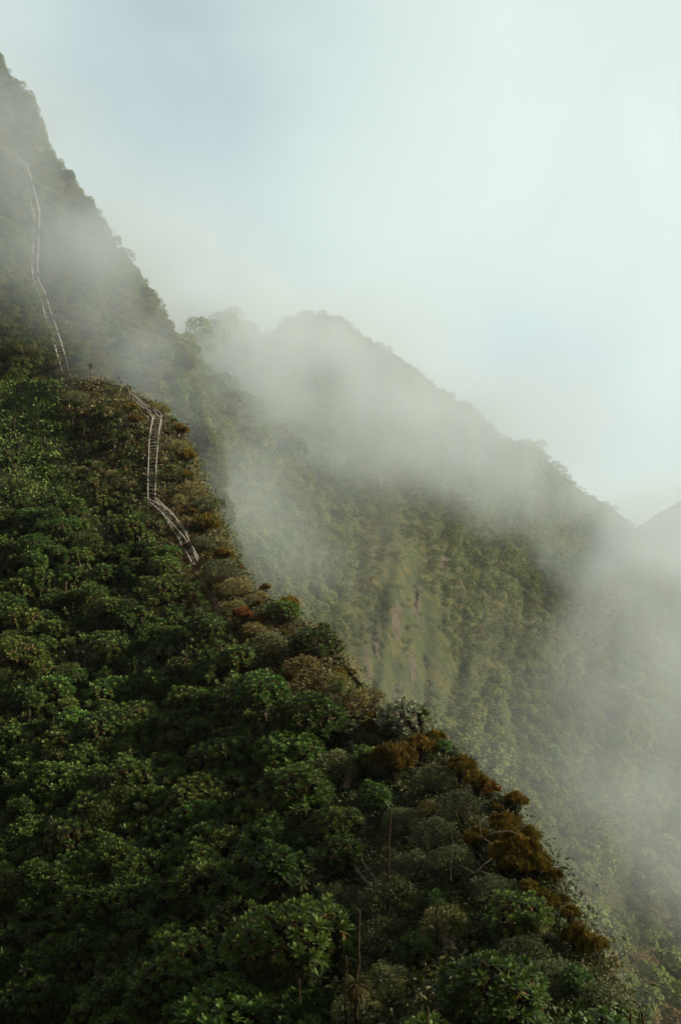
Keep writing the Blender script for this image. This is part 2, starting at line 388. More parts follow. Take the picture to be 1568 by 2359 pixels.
def groundsel(seed, nros, R, H, L, mat):
    """tree: bark (trunk, limbs) and crown of leaf rosettes, unit = metres, base at the origin"""
    rng = np.random.default_rng(seed)
    cb, tb = MB(), MB()
    nl = 3 + int(R > 1.0) * 2 + int(R > 1.3) * 2
    lobes = []
    for k in range(nl):
        a = k * 2.4 + rng.uniform(0, 1)
        rr = R * 0.55 * math.sqrt((k + 0.3) / nl)
        lobes.append((np.array([rr * math.cos(a) * 1.15, rr * math.sin(a), H - R * 0.62 - 0.22 * rr + rng.uniform(-.16, .16)]), R * rng.uniform(0.44, 0.62)))
    # even spacing of the rosettes over the lobes
    cand, cd = dome_points(nros * 14, rng, lobes, -0.28)
    pick = [0]; dist = np.linalg.norm(cand - cand[0], axis=1)
    for _ in range(nros - 1):
        j = int(np.argmax(dist)); pick.append(j)
        dist = np.minimum(dist, np.linalg.norm(cand - cand[j], axis=1))
    top = np.array([rng.uniform(-.1, .1), rng.uniform(-.1, .1), H - R * 1.05])
    tube(tb, [(0, 0, -0.5), (0.03, -0.02, top[2] * 0.5), top], [0.13, 0.10, 0.085], 7)
    for c, r in lobes:
        mid = (top + c) / 2 + np.array([0, 0, -0.08])
        tube(tb, [top, mid, c - np.array([0, 0, r * 0.25])], [0.075, 0.055, 0.05], 6)
    for q, j in enumerate(pick):
        ax = unit(cd[j] * 0.62 + np.array([0, -.0, 0.75]) + rng.normal(0, .16, 3))
        s = rng.uniform(0.66, 1.18) * .80
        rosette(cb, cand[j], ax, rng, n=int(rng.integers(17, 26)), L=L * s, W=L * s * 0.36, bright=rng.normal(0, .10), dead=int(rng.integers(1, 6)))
        k = int(np.argmin([np.linalg.norm(cand[j] - c) for c, _ in lobes]))
        tube(tb, [lobes[k][0] - np.array([0, 0, lobes[k][1] * 0.3]), cand[j] - ax * 0.14, cand[j]], [0.04, 0.032, 0.03], 4)
        # withered skirt under the head
        m = 5; az = rng.uniform(0, 6.28, m)
        x, y, z = frame(ax)
        d = unit((np.cos(az)[:, None] * x + np.sin(az)[:, None] * y) * 0.8 - z * 0.9)
        V, T, kk = blades(np.repeat((cand[j] - ax * 0.05)[None], m, 0), d, L * .6, L * .16, unit(np.cross(d, z)), 0.4)
        cb.add(V, T, np.repeat(rng.uniform(0.0, 0.16, m), kk))
    return cb.mesh('groundsel_crown', mat), tb.mesh('groundsel_trunk', M['bark'])

def lobelia(seed, H, R=0.30, n=80):
    rng = np.random.default_rng(seed)
    cb, tb = MB(), MB()
    i = np.arange(n); az = i * 2.39996; el = np.linspace(1.5, -0.85, n) + rng.normal(0, .08, n)
    d = np.stack([np.cos(az) * np.cos(el), np.sin(az) * np.cos(el), np.sin(el)], -1)
    side = np.stack([-np.sin(az), np.cos(az), 0 * az], -1)
    c = np.array([0.0, 0, H])
    V, T, k = blades(c + d * 0.03, d, R * rng.uniform(.85, 1.1, n), 0.035, side, 0.15)
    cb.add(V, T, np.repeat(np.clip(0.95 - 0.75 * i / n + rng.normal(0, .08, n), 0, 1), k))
    tube(tb, [(0, 0, -0.4), (0.02, 0.01, H * .5), (0, 0, H)], [0.045, 0.035, 0.04], 6)
    return cb.mesh('lobelia_rosette', M['lobelia']), tb.mesh('lobelia_stem', M['bark'])

def heather(seed, R, H, mat, nb=9, n=3600):
    rng = np.random.default_rng(seed)
    cb, tb = MB(), MB()
    lobes = []
    for k in range(nb):
        a = k * 2.4 + rng.uniform(0, .9); rr = R * 0.72 * math.sqrt((k + .2) / nb)
        lobes.append((np.array([rr * math.cos(a), rr * math.sin(a), H - R * .55 - .45 * rr * rr / R + rng.uniform(-.12, .12) * R]), R * rng.uniform(.16, .34)))
    p, d = dome_points(n, rng, lobes, -0.4)
    dd = unit(d * 0.8 + np.array([0, 0, 0.45]) + rng.normal(0, .40, (n, 3)))
    side = unit(np.cross(dd, rng.normal(0, 1, (n, 3))))
    L = rng.uniform(.09, .20, n) * np.where(rng.random(n) < .12, 1.9, 1.0)
    p = p + d * (rng.normal(0, .055, n) * R)[:, None]
    V, T, k = blades(p - dd * L[:, None] * .6, dd, L, L * 0.20, side, 0.0, fold=0.3)
    lob = fbm(p[:, 0] * 4 + seed, p[:, 1] * 4 + p[:, 2] * 3, seed, 2)
    ti = 0.56 + 0.30 * lob + rng.normal(0, .16, n)
    tt = np.repeat(np.clip(ti, 0, 1), k).reshape(-1, k)
    cb.add(V, T, tt.ravel())
    for c, r in lobes:
        tube(tb, [(rng.uniform(-.08, .08), rng.uniform(-.08, .08), -0.4), c * np.array([.45, .45, .5]), c], [0.04, .028, .012], 5)
        for _ in range(3):
            e = c + unit(rng.normal(0, 1, 3)) * r * .8
            tube(tb, [c * np.array([.7, .7, .75]), c, e], [.018, .012, .006], 4)
    return cb.mesh('heather_foliage', mat), tb.mesh('heather_stem', M['bark'])

def shrub(seed, R, H, mat, n=3400, leaf=0.075):
    rng = np.random.default_rng(seed)
    cb, tb = MB(), MB()
    lobes = []
    nb = 11
    for k in range(nb):
        a = k * 2.4 + rng.uniform(0, .9); rr = R * 0.75 * math.sqrt((k + .2) / nb)
        lobes.append((np.array([rr * math.cos(a), rr * math.sin(a), H - R * .5 - .4 * rr * rr / R + rng.uniform(-.2, .16) * R]), R * rng.uniform(.26, .46)))
    p, d = dome_points(n, rng, lobes, -0.5)
    # leaves sit in sprays: pull towards spray centres
    sp = rng.integers(0, n, n // 9)
    j = np.array([sp[np.argmin(((p[sp] - q) ** 2).sum(1))] for q in p])
    p = p * 0.55 + p[j] * 0.45 + d[j] * rng.uniform(-.10, .14, n)[:, None]
    dd = unit(d * .7 + np.array([0, 0, .35]) + rng.normal(0, .5, (n, 3)))
    side = unit(np.cross(dd, rng.normal(0, 1, (n, 3))))
    L = leaf * rng.uniform(.7, 1.35, n)
    V, T, k = blades(p, dd, L, L * .55, side, 0.15)
    spt = rng.normal(0, .16, n)[j]
    ti = np.clip(0.55 + spt + rng.normal(0, .12, n), 0, 1)
    cb.add(V, T, np.repeat(ti, k))
    for c, r in lobes:
        tube(tb, [(rng.uniform(-.1, .1), rng.uniform(-.1, .1), -0.4), c * np.array([.5, .5, .5]), c + np.array([0, 0, r * .5])], [0.04, .025, .008], 4)
    return cb.mesh('shrub_foliage', mat), tb.mesh('shrub_stem', M['bark'])

def far_crown(seed, n=420, tint=0.6, flat=0.75, big=1.0):
    """one round leafy crown of radius 1 with its short trunk, returned as arrays"""
    rng = np.random.default_rng(seed)
    mb = MB()
    lobes = [(np.array([0, 0, .55]), .55)]
    for k in range(6):
        a = k * 1.05 + rng.uniform(0, .6)
        lobes.append((np.array([math.cos(a) * .5, math.sin(a) * .5, .45 + rng.uniform(-.2, .25)]), rng.uniform(.34, .52)))
    p, d = dome_points(n, rng, lobes, -.55)
    p[:, 2] *= flat * 1.2
    nb = 3
    for _ in range(nb):
        m = n // nb
        q = p[_ * m:(_ + 1) * m]; dq = d[_ * m:(_ + 1) * m]
        nrm = unit(dq + np.array([0, 0, .35]) + rng.normal(0, .38, (m, 3)))
        side = unit(np.cross(nrm, rng.normal(0, 1, (m, 3))))
        dd = np.cross(nrm, side)
        up = nrm
        L = rng.uniform(.13, .26, m)[:, None] * big
        V = np.stack([q, q + dd * L * .55 + side * L * .36 + up * .02, q + dd * L, q + dd * L * .55 - side * L * .36 + up * .02], 1)
        T = (np.arange(m)[:, None, None] * 4 + np.array([[0, 1, 2], [0, 2, 3]])[None]).reshape(-1, 3)
        mb.add(V.reshape(-1, 3), T, np.repeat(np.clip(tint + rng.normal(0, .10, m), 0, 1), 4))
    return mb

# ---------------------------------------------------------------- placing plants
def groundpt(px, py, which='ridge'):
    d = {'ridge': ridge_d, 'peak': peak_d, 'far': far_d}[which](np.array([px], float), np.array([py], float))[0]
    return P(px, py, d), float(d)

PROTO = {}
def plant(kind, key, parts, loc, rz, s, label, cat, group):
    """first of a shape links its parts, later ones are copies of it and of each part"""
    if key not in PROTO:
        r = empty(kind, loc, rz, s, label, cat, group)
        PROTO[key] = (r, [link(n, me, r) for n, me in parts])
        return r
    r0, ch = PROTO[key]
    r = r0.copy(); COL.objects.link(r)
    r.location = loc; r.rotation_euler = (0, 0, rz); r.scale = (s, s, s) if np.isscalar(s) else s
    r['label'] = label; r['category'] = cat
    if group: r['group'] = group
    elif 'group' in r: del r['group']
    for c0 in ch:
        c = c0.copy(); COL.objects.link(c); c.parent = r
    return r

GV = [groundsel(100 + k, n, R, H, L, M['groundsel']) for k, (n, R, H, L) in enumerate(
    [(92, 1.45, 2.1, .32), (76, 1.3, 1.9, .31), (58, 1.1, 1.7, .30), (38, .9, 1.5, .31), (110, 1.6, 2.2, .31), (20, .65, 1.4, .31)])]
GBIG = [groundsel(140, 74, 1.55, 2.1, .38, M['groundsel']), groundsel(141, 96, 1.7, 2.3, .34, M['groundsel'])]
GPALE = [groundsel(150, 52, 1.5, 2.2, .36, M['pale_groundsel'])]
GONE = [groundsel(160 + k, 1 + 2 * k, .3, 1.3, .36, M['groundsel']) for k in range(3)]
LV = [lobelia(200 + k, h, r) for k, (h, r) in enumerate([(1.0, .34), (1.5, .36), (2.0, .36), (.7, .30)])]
HV = [heather(300 + k, R, H, M['heather'], nb, n) for k, (R, H, nb, n) in enumerate([(1.0, 1.5, 24, 6500), (.8, 1.3, 17, 4600), (.6, 1.1, 11, 2800), (1.4, 1.7, 40, 11000)])]
HR = [heather(330, .9, 1.3, M['rust_heather'], 8, 3600)]
SV = [shrub(400 + k, R, H, M['shrub'], n) for k, (R, H, n) in enumerate([(1.0, 1.3, 3400), (1.3, 1.6, 5200), (.8, 1.0, 2400)])]
SO = [shrub(430 + k, R, H, M['olive_shrub'], n, .07) for k, (R, H, n) in enumerate([(1.0, 1.1, 3400), (.75, .8, 2200)])]
SG = [shrub(450 + k, R, H, M['green_shrub'], n, lf) for k, (R, H, n, lf) in enumerate([(1.0, 1.2, 3000, .10), (1.2, 1.6, 4200, .08), (.8, 1.3, 2200, .11)])]
CROWNR = {'g': [1.45, 1.3, 1.1, .9, 1.6, .65]}

n_land = 0
used = []      # (px, py, radius px) of what already stands
def free(px, py, r, k=0.75):
    for i, (a, b, c) in enumerate(used):
        kk = max(k, .92) if i < n_land else k
        if (a - px) ** 2 + ((b - py) * 1.35) ** 2 < (kk * (r + c)) ** 2: return False
    return True

def put(kind, key, parts, px, py, width_px, R0, H0, label, cat, group, which='ridge', squash=1.0, mark=True):
    """stand a plant so that its crown centre shows at (px, py) with the given crown width"""
    _, d = groundpt(px, py, which)
    s = width_px / F * d / (2 * R0)
    hp = (H0 - R0 * 0.45) * s * squash / d * F
    loc, d = groundpt(px, min(py + hp * 0.95, 2595), which)
    r = plant(kind, key, parts, Vector(loc), RNG.uniform(0, 6.28), (s, s, s * squash), label, cat, group)
    if mark: used.append((px, py, width_px / 2))
    return r

def g_parts(v): return [('crown', v[0]), ('trunk', v[1])]
def l_parts(v): return [('leaf_rosette', v[0]), ('stem', v[1])]
def f_parts(v): return [('foliage', v[0]), ('stem', v[1])]

# named landmarks of the crest, as surveyed
LAND_G = [
    (655, 1408, 88, 'g', 1, 'green groundsel tree on the crest just above the roundest bright crown'),
    (735, 1483, 135, 'b', 1, 'round bright green groundsel tree overhanging the crest drop-off midway up'),
    (557, 1517, 100, 'g', 2, 'groundsel tree beside the bare path, downhill of the rust coloured heather'),
    (478, 1443, 105, 'g', 1, 'groundsel tree hugging the shaded side of the path bend'),
    (600, 1590, 135, 'g', 0, 'arched groundsel tree with a dark hollow below it, left of the bare path patch'),
    (715, 1650, 200, 'g', 4, 'broad groundsel tree directly below the bare reddish path patch'),
    (670, 1735, 150, 'g', 0, 'groundsel tree with many yellowing leaves below the broad crest crown'),
    (690, 1815, 185, 'g', 4, 'wide groundsel tree above the darkest hollow of the slope'),
    (775, 1895, 125, 'g', 1, 'groundsel tree hanging over the right rim of the dark hollow'),
    (785, 1965, 115, 'g', 2, 'groundsel tree just above the broken timber steps'),
    (938, 1658, 140, 'p', 0, 'pale silvery groundsel tree topping the knoll of brown heather'),
    (1022, 1722, 46, 'g', 5, 'small groundsel tree tucked among brown heather on the knoll'),
    (838, 1748, 75, 'g', 5, 'groundsel bush at the left foot of the big brown heather'),
    (1192, 2112, 160, 'g', 2, 'groundsel tree with long grey green leaves under the low brown heathers'),
    (1130, 2275, 255, 'b', 0, 'large glossy groundsel tree with the biggest leaves, low on the crest'),
    (662, 2165, 290, 'b', 1, 'very large domed groundsel tree beside the thick dead flower stalk'),
    (952, 2185, 85, 'g', 5, 'small groundsel clump next to the bare earth of the lower path'),
    (1335, 2255, 90, 'g', 3, 'groundsel tree beneath the lowest brown heather on the crest'),
    (322, 1200, 72, 'g', 3, 'dark groundsel tree covering the landing where the two ladders meet'),
    (290, 1215, 95, 'g', 2, 'groundsel tree on the shaded side below the ladder landing'),
    (250, 1490, 130, 'g', 1, 'groundsel tree on the shaded slope left of the path bend'),
    (790, 1040, 0, '', 0, ''),
]
for px, py, w, k, v, lab in LAND_G:
    if not w: continue
    if k == 'g': parts, R0, H0 = GV[v], CROWNR['g'][v], [2.1, 1.9, 1.7, 1.5, 2.2, 1.4][v]
    elif k == 'b': parts, R0, H0 = GBIG[v], [1.55, 1.7][v], [2.1, 2.3][v]
    else: parts, R0, H0 = GPALE[0], 1.5, 2.2
    put('giant_groundsel', 'G' + k + str(v), g_parts(parts), px, py, w, R0 * 1.12, H0, lab, 'groundsel tree', None)

LAND_H = [
    (905, 1738, 100, 0, 'largest dark brown heather dome on the knoll below the silvery groundsel'),
    (965, 1712, 72, 1, 'upright brown heather right under the silvery groundsel crown'),
    (1003, 1695, 55, 1, 'brown heather on the right shoulder of the silvery groundsel'),
    (852, 1668, 40, 2, 'small orange brown heather left of the silvery groundsel'),
    (1062, 1762, 70, 1, 'brown heather with a lit rounded top on the steep knoll edge'),
    (1096, 1792, 58, 2, 'brown heather between the knoll and the rusty red heather'),
    (1130, 1812, 50, 9, 'rusty red topped heather on the crest skyline'),
    (1186, 1838, 56, 1, 'flat topped heather leaning out over the misty valley'),
    (1145, 1856, 24, 2, 'tiny round yellow brown heather ball on the crest'),
    (1160, 1895, 75, 1, 'orange brown heather above the widest heather patch'),
    (1172, 1928, 78, 0, 'orange brown heather at the top of the widest heather patch'),
    (1206, 1948, 84, 1, 'orange brown heather on the skyline side of the widest heather patch'),
    (1232, 1980, 72, 0, 'brown heather low on the skyline side of the widest heather patch'),
    (1186, 1985, 74, 1, 'brown heather in the middle of the widest heather patch'),
    (1150, 1958, 60, 2, 'brown heather at the inner edge of the widest heather patch'),
    (1222, 1918, 50, 2, 'olive brown heather on the skyline just above the widest heather patch'),
    (1275, 2012, 52, 1, 'brown heather at the lower tip of the widest heather patch'),
    (1252, 2070, 82, 0, 'round dark brown heather below the widest heather patch'),
    (1312, 2098, 42, 2, 'small dark heather between two round ones on the skyline'),
    (1326, 2148, 72, 0, 'dark brown heather, upper of the lowest pair on the crest skyline'),
    (1366, 2172, 70, 1, 'dark brown heather, lowest of all on the crest skyline'),
    (472, 1200, 66, 1, 'brown heather on the crest beside the lower zigzag ladder'),
    (515, 1272, 44, 1, 'brown heather on the drop-off right of the ladder foot'),
    (553, 1306, 18, 2, 'lone tuft of heather sticking out above the misty drop'),
    (612, 1350, 26, 2, 'small leaning heather on the skyline above the rusty bushes'),
    (563, 1412, 55, 9, 'rust red heather bush beside the earthen path'),
    (605, 1422, 36, 9, 'smaller rust red heather behind the reddest bush'),
    (664, 1386, 50, 1, 'brown heather behind the highest green crest crown'),
    (415, 985, 40, 1, 'brown heather on the knob to the right of the ladder top bend'),
    (432, 1045, 38, 1, 'brown heather on the knob edge beside the long steep ladder'),
    (428, 1090, 30, 2, 'ochre heather low on the knob edge beside the long ladder'),
    (665, 1552, 30, 2, 'orange heather tuft above the bare path patch'),
    (432, 1258, 18, 2, 'small dark heather growing through the handrail of the zigzag ladder'),
    (785, 1548, 34, 2, 'brown heather hidden under the round bright crown'),
    (1100, 1925, 60, 2, 'heather with bare forked twigs in front of the widest heather patch'),
]
for px, py, w, v, lab in LAND_H:
    mesh = HR[0] if v == 9 else HV[v]
    R0, H0 = (.9, 1.3) if v == 9 else [(1.0, 1.5), (.8, 1.3), (.6, 1.1), (1.4, 1.7)][v]
    put('tree_heather', 'H' + str(v), f_parts(mesh), px, py, w * 1.08, R0, H0, lab, 'heather', None, 'ridge', 1.12)

LAND_S = [
    (508, 1312, 84, 's', 1, 'rounded grey green shrub at the foot of the zigzag ladder'),
    (470, 1250, 60, 's', 0, 'grey green shrub behind the handrail of the zigzag ladder'),
    (545, 1352, 70, 'o', 0, 'olive shrub on the crest edge below the ladder foot'),
    (620, 1480, 90, 's', 1, 'grey green shrub between the path and the crest crowns'),
    (700, 1535, 90, 'o', 0, 'olive shrub in front of the round bright crown'),
    (655, 1512, 60, 's', 2, 'small shrub under the edge of the round bright crown'),
    (772, 1765, 120, 's', 1, 'fine leaved shrub between the yellowing crown and the knoll'),
    (770, 1570, 80, 'o', 0, 'olive shrub on the crest shoulder above the broad crown'),
    (815, 1610, 80, 'o', 1, 'low olive shrub on the saddle left of the knoll'),
    (860, 1600, 55, 'o', 1, 'small olive shrub at the saddle edge over the valley'),
    (840, 1700, 50, 's', 2, 'dark shrub beside the path left of the big heather'),
    (990, 1790, 90, 's', 0, 'grey green shrub under the upright brown heather'),
    (1060, 1850, 95, 's', 1, 'grey green shrub left of the rusty red heather'),
    (930, 1890, 100, 's', 1, 'dense shrub beside the tall leaning dead stalk'),
    (1000, 1920, 110, 's', 1, 'grey green shrub in the middle of the brushy crest face'),
    (1050, 1985, 110, 's', 0, 'shrub tangled with bare twigs below the brushy crest face'),
    (960, 1990, 100, 's', 0, 'shrub right of the foot of the tall leaning stalk'),
    (900, 2070, 160, 's', 1, 'domed shrub with white flower specks at the foot of the leaning stalk'),
    (790, 2075, 120, 's', 1, 'loose shrub beside the broken timber steps'),
    (1130, 2045, 100, 's', 0, 'shrub above the grey green groundsel on the lower crest'),
    (1210, 2190, 110, 's', 1, 'shrub behind the large glossy groundsel'),
    (1270, 2250, 120, 's', 1, 'fine leaved shrub right of the large glossy groundsel'),
    (1390, 2290, 90, 's', 0, 'shrub on the last visible stretch of the crest skyline'),
    (880, 2150, 110, 's', 0, 'dark shrub between the dead stalk and the small groundsel clump'),
    (900, 2260, 120, 's', 1, 'shrub left of the large glossy groundsel'),
    (840, 2330, 130, 's', 1, 'bright green shrub at the base of the thick dead stalk'),
    (545, 1398, 60, 'o', 0, 'olive shrub beside the path above its bend'),
    (590, 1450, 60, 'o', 1, 'low olive shrub below the rust red heathers'),
    (480, 1160, 70, 's', 0, 'shrub on the knob edge above the brown heather'),
    (440, 1130, 70, 'o', 0, 'olive shrub right of the long ladder foot'),
    (400, 1090, 60, 'o', 0, 'yellow olive shrub beside the long ladder'),
    (410, 1030, 60, 'o', 0, 'yellow olive shrub right of the long ladder middle'),
    (410, 1152, 44, 'o', 1, 'low olive shrub above the zigzag handrail'),
    (370, 940, 50, 'o', 1, 'olive shrub above the ladder top bend'),
]
for px, py, w, k, v, lab in LAND_S:
    mesh = SV[v] if k == 's' else SO[v]
    R0, H0 = [(1.0, 1.3), (1.3, 1.6), (.8, 1.0)][v] if k == 's' else [(1.0, 1.1), (.75, .8)][v]
    put('shrub', 'S' + k + str(v), f_parts(mesh), px, py, w, R0, H0, lab, 'shrub', None)

n_land = len(used)
def on_trk(px, py): return 880 < py < 1330 and abs(px - np.interp(py, [900, 960, 1000, 1150, 1190, 1230, 1290], [297, 362, 352, 345, 385, 415, 440])) < 34
for k in range(400):
    py = RNG.uniform(930, 2150); px = xr(py) - RNG.uniform(2, 75)
    w = RNG.uniform(16, 40) * (1 + .6 * (py > 1650))
    if any((a - px) ** 2 + (b - py) ** 2 < (.7 * (w / 2 + c)) ** 2 for a, b, c in used) or RNG.random() > .5 or on_trk(px, py): continue
    v = int(RNG.integers(0, 3))
    up = py < 1300
    put('tree_heather', 'H' + str(v), f_parts(HV[v]), px, py, w, [1.0, .8, .6][v], [1.5, 1.3, 1.1][v],
        'small olive brown heather on the knob edge right of the ladders' if up else 'small olive brown heather dotted along the crest edge', 'heather',
        'small heathers on the knob edge' if up else 'small heathers along the crest edge', 'ridge', 1.1)
    if len(used) - n_land > 34: break
# where the long ladder and the path run: keep plants off them
TRACK = [(297, 905), (330, 932), (362, 960), (352, 1000), (350, 1050), (347, 1100), (345, 1150), (385, 1190), (415, 1230), (440, 1290), (465, 1340), (490, 1375), (505, 1430), (540, 1485)]
def on_track(px, py, m=20):
    for (a, b), (c, d) in zip(TRACK[:-1], TRACK[1:]):
        t = np.clip(((px - a) * (c - a) + (py - b) * (d - b)) / ((c - a) ** 2 + (d - b) ** 2), 0, 1)
        if (a + t * (c - a) - px) ** 2 + (b + t * (d - b) - py) ** 2 < m * m: return True
    return False

def region(px, py):
    if py < 1150:
        return 'knob' if px > 150 + (py - 900) * 0.15 else 'herb'
    if py < 1660 and px > min(xr(py) - 90, np.interp(py, [1150, 1300, 1375, 1430, 1485, 1560, 1600, 1660], [330, 425, 470, 485, 525, 610, 655, 700])): return 'crest'
    if px > 830 and py > 1680: return 'brush'
    return 'thicket'

def g_label(px, py):
    if py < 1250: return 'small groundsel tree scattered on the brown slope left of the long ladder', 'scattered groundsels left of the long ladder'
    if py < 1520: return 'green groundsel tree in the dense thicket on the slope below the ladders', 'thicket groundsels below the ladders'
    if py < 1760: return 'dark green groundsel tree in the closed thicket halfway down the shaded slope', 'thicket groundsels halfway down the shaded slope'
    if py < 2000: return 'dark groundsel tree in deep shade low on the slope', 'groundsels in deep shade low on the slope'
    return 'nearly black shaded groundsel tree at the very foot of the slope', 'shaded groundsels at the foot of the slope'

# the thicket: groundsel after groundsel down the shaded flank
ng = 0
for trial in range(6000):
    px, py = RNG.uniform(-60, 1450), RNG.uniform(960, 2440)
    if px > xr(py) - 25 or on_track(px, py + 14, 40): continue
    reg = region(px, py)
    if reg == 'herb' and RNG.random() > .05: continue
    if reg == 'knob' and RNG.random() > .10: continue
    if reg == 'crest' and RNG.random() > .12: continue
    if reg == 'brush' and RNG.random() > .12: continue
    d = float(ridge_tps(px, py))
    v = int(RNG.choice(6, p=[.10, .18, .24, .24, .06, .18])) if reg == 'thicket' else int(RNG.choice([3, 5, 5]))
    R0 = CROWNR['g'][v]; H0 = [2.1, 1.9, 1.7, 1.5, 2.2, 1.4][v]
    s = RNG.uniform(.65, 1.15) * (0.72 if reg in ('knob', 'herb') else 1.0)
    w = 2 * R0 * 1.12 * s * F / d
    if not free(px, py, w / 2, 0.50 if reg == 'thicket' else .62): continue
    lab, grp = g_label(px, py)
    put('giant_groundsel', 'Gg' + str(v), g_parts(GV[v]), px, py, w, R0 * 1.12, H0, lab, 'groundsel tree', grp)
    ng += 1
    if ng >= 240: break

# single young heads and lobelias between them
nl = 0
for trial in range(5000):
    px, py = RNG.uniform(-20, 1420), RNG.uniform(885, 2330)
    if px > xr(py) - 14 or on_track(px, py, 16): continue
    reg = region(px, py)
    if RNG.random() > {'knob': .9, 'herb': .5, 'crest': .03, 'brush': .012, 'thicket': .16 if py < 1750 else .015}[reg]: continue
    if any((a - px) ** 2 + (b - py) ** 2 < (10 + 600 / max(1, 2400 - py) * 2) ** 2 for a, b, c in used[-60:]): continue
    young = RNG.random() < .35
    loc, d = groundpt(px, py)
    if young:
        k = int(RNG.integers(0, 3))
        plant('young_groundsel', 'Y' + str(k), g_parts(GONE[k]), Vector(loc), RNG.uniform(0, 6), RNG.uniform(.8, 1.15), 
              'young few headed groundsel on the brown knob beside the long ladder' if py < 1150 else 'young few headed groundsel poking up between the thicket crowns', 'groundsel tree',
              'young groundsels on the knob' if py < 1150 else 'young groundsels in the thicket')
    else:
        k = int(RNG.integers(0, 4))
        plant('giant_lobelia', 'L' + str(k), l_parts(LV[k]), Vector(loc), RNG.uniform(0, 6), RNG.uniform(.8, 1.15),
              'round headed lobelia on a thin stem on the knob left of the long ladder' if py < 1150 else 'round headed lobelia on a thin stem among the thicket crowns', 'lobelia',
              'lobelias on the knob' if py < 1150 else 'lobelias in the thicket')
    used.append((px, py, 8)); nl += 1
    if nl >= 190: break

nt_ = 0
for trial in range(3000):
    px, py = RNG.uniform(-30, 1100), RNG.uniform(1120, 2420)
    if px > xr(py) - 90 or on_track(px, py + 6, 40) or region(px, py) != 'thicket': continue
    v = int(RNG.integers(0, 3)); R0, H0 = [(1.0, 1.2), (1.2, 1.6), (.8, 1.3)][v]
    w = 2 * R0 * RNG.uniform(.5, 1.05) * F / float(ridge_tps(px, py))
    if not free(px, py, w / 2, .36): continue
    lab, grp = ('fine leaved green bush among the thicket crowns on the upper slope', 'green bushes in the upper thicket') if py < 1700 else ('fine leaved dark bush among the shaded thicket crowns low on the slope', 'dark bushes in the lower thicket')
    put('shrub', 'Sg' + str(v), f_parts(SG[v]), px, py, w, R0, H0, lab, 'shrub', grp, 'ridge', RNG.uniform(.9, 1.5))
    nt_ += 1
    if nt_ >= 110: break

# filler shrubs along crest and brushy face
ns = 0
for trial in range(4000):
    px, py = RNG.uniform(150, 1440), RNG.uniform(900, 2400)
    if px > xr(py) - 4 or on_track(px, py + 6, 30 if py < 1290 else 38): continue
    reg = region(px, py)
    pr = {'knob': .35, 'herb': 0, 'crest': 1, 'brush': .8, 'thicket': .02}[reg]
    if RNG.random() > pr: continue
    olive = (reg in ('crest', 'knob') and RNG.random() < .7) or RNG.random() < .15
    v = int(RNG.integers(0, 2)) if olive else int(RNG.integers(0, 3))
    R0, H0 = [(1.0, 1.1), (.75, .8)][v] if olive else [(1.0, 1.3), (1.3, 1.6), (.8, 1.0)][v]
    d = float(ridge_tps(px, py)); w = 2 * R0 * RNG.uniform(.55, .95) * F / d
    if not free(px, py, w / 2, .5): continue
    if olive: lab, grp = ('low olive bush on the brown knob', 'olive bushes on the knob') if py < 1150 else ('low olive bush along the crest path', 'olive bushes along the crest')
    else: lab, grp = ('grey green bush on the sunlit crest', 'grey green bushes on the crest') if py < 1680 else ('grey green bush on the brushy lower crest face', 'grey green bushes on the lower crest face')
    put('shrub', ('So' if olive else 'Ss') + str(v), f_parts(SO[v] if olive else SV[v]), px, py, w, R0, H0, lab, 'shrub', grp)
    ns += 1
    if ns >= 165: break

# ---------------------------------------------------------------- undergrowth on the ridge: one mass
def tufts(px, py, dfun, rng, nb, L, W, tint, spread=.25, up=.8):
    n = len(px)
    base = P(px, py, dfun(px, py))
    b = np.repeat(base, nb, 0) + rng.normal(0, spread, (n * nb, 3)) * np.array([1, 1, .35])
    d = unit(rng.normal(0, .6, (n * nb, 3)) + np.array([0, -0.15, up]))
    side = unit(np.cross(d, rng.normal(0, 1, (n * nb, 3))))
    L_ = np.repeat(L, nb) * rng.uniform(.6, 1.25, n * nb)
    V, T, k = blades(b, d, L_, L_ * W, side, .35)
    return V, T, np.repeat(np.clip(np.repeat(tint, nb) + rng.normal(0, .09, n * nb), 0, 1), k)

mb = MB()
n = 42000
px, py = RNG.uniform(-100, 1460, n), 878 + 1560 * RNG.random(n) ** 1.45
xc = np.interp(py, RY, RX)
ok = (px < xc + 2)
px, py = px[ok], py[ok]
keep = np.array([not on_track(a, b, 11 if b < 1290 else 15) for a, b in zip(px, py)])
px, py = px[keep], py[keep]
xc = np.interp(py, RY, RX)
tn = 0.5 + 0.25 * fbm(px / 60, py / 60, 61, 3)
herb = (py < 1160) & (px < 150 + (py - 900) * .15)
knob = (py < 1160) & ~herb
crest = (px > np.minimum(xc - 90, np.interp(py, [1150, 1300, 1375, 1430, 1485, 1560, 1600, 1660], [330, 425, 470, 485, 525, 610, 655, 700]))) & (py < 1660)
tn = np.where(herb, .86 + .12 * fbm(px / 30, py / 30, 62, 2), tn)
tn = np.where(knob, .28 + .3 * fbm(px / 25, py / 25, 63, 2), tn)
tn = np.where(crest & ~knob, .33 + .25 * fbm(px / 25, py / 25, 64, 2), tn)
V, T, A = tufts(px, py, ridge_d, RNG, 8, RNG.uniform(.14, .36, len(px)) * np.clip(ridge_tps(px, py) / 60, .7, 1.5), .30, np.clip(tn, 0, 1), .34)
mb.add(V, T, A)
sel = RNG.permutation(np.flatnonzero((px < np.interp(py, RY, RX) - 12) & (py > 1100) & ~crest & ~((px > 560 + RNG.uniform(0, 200, len(px))) & (py > 1640))))[:3900]
q = P(px[sel], py[sel], ridge_d(px[sel], py[sel]))
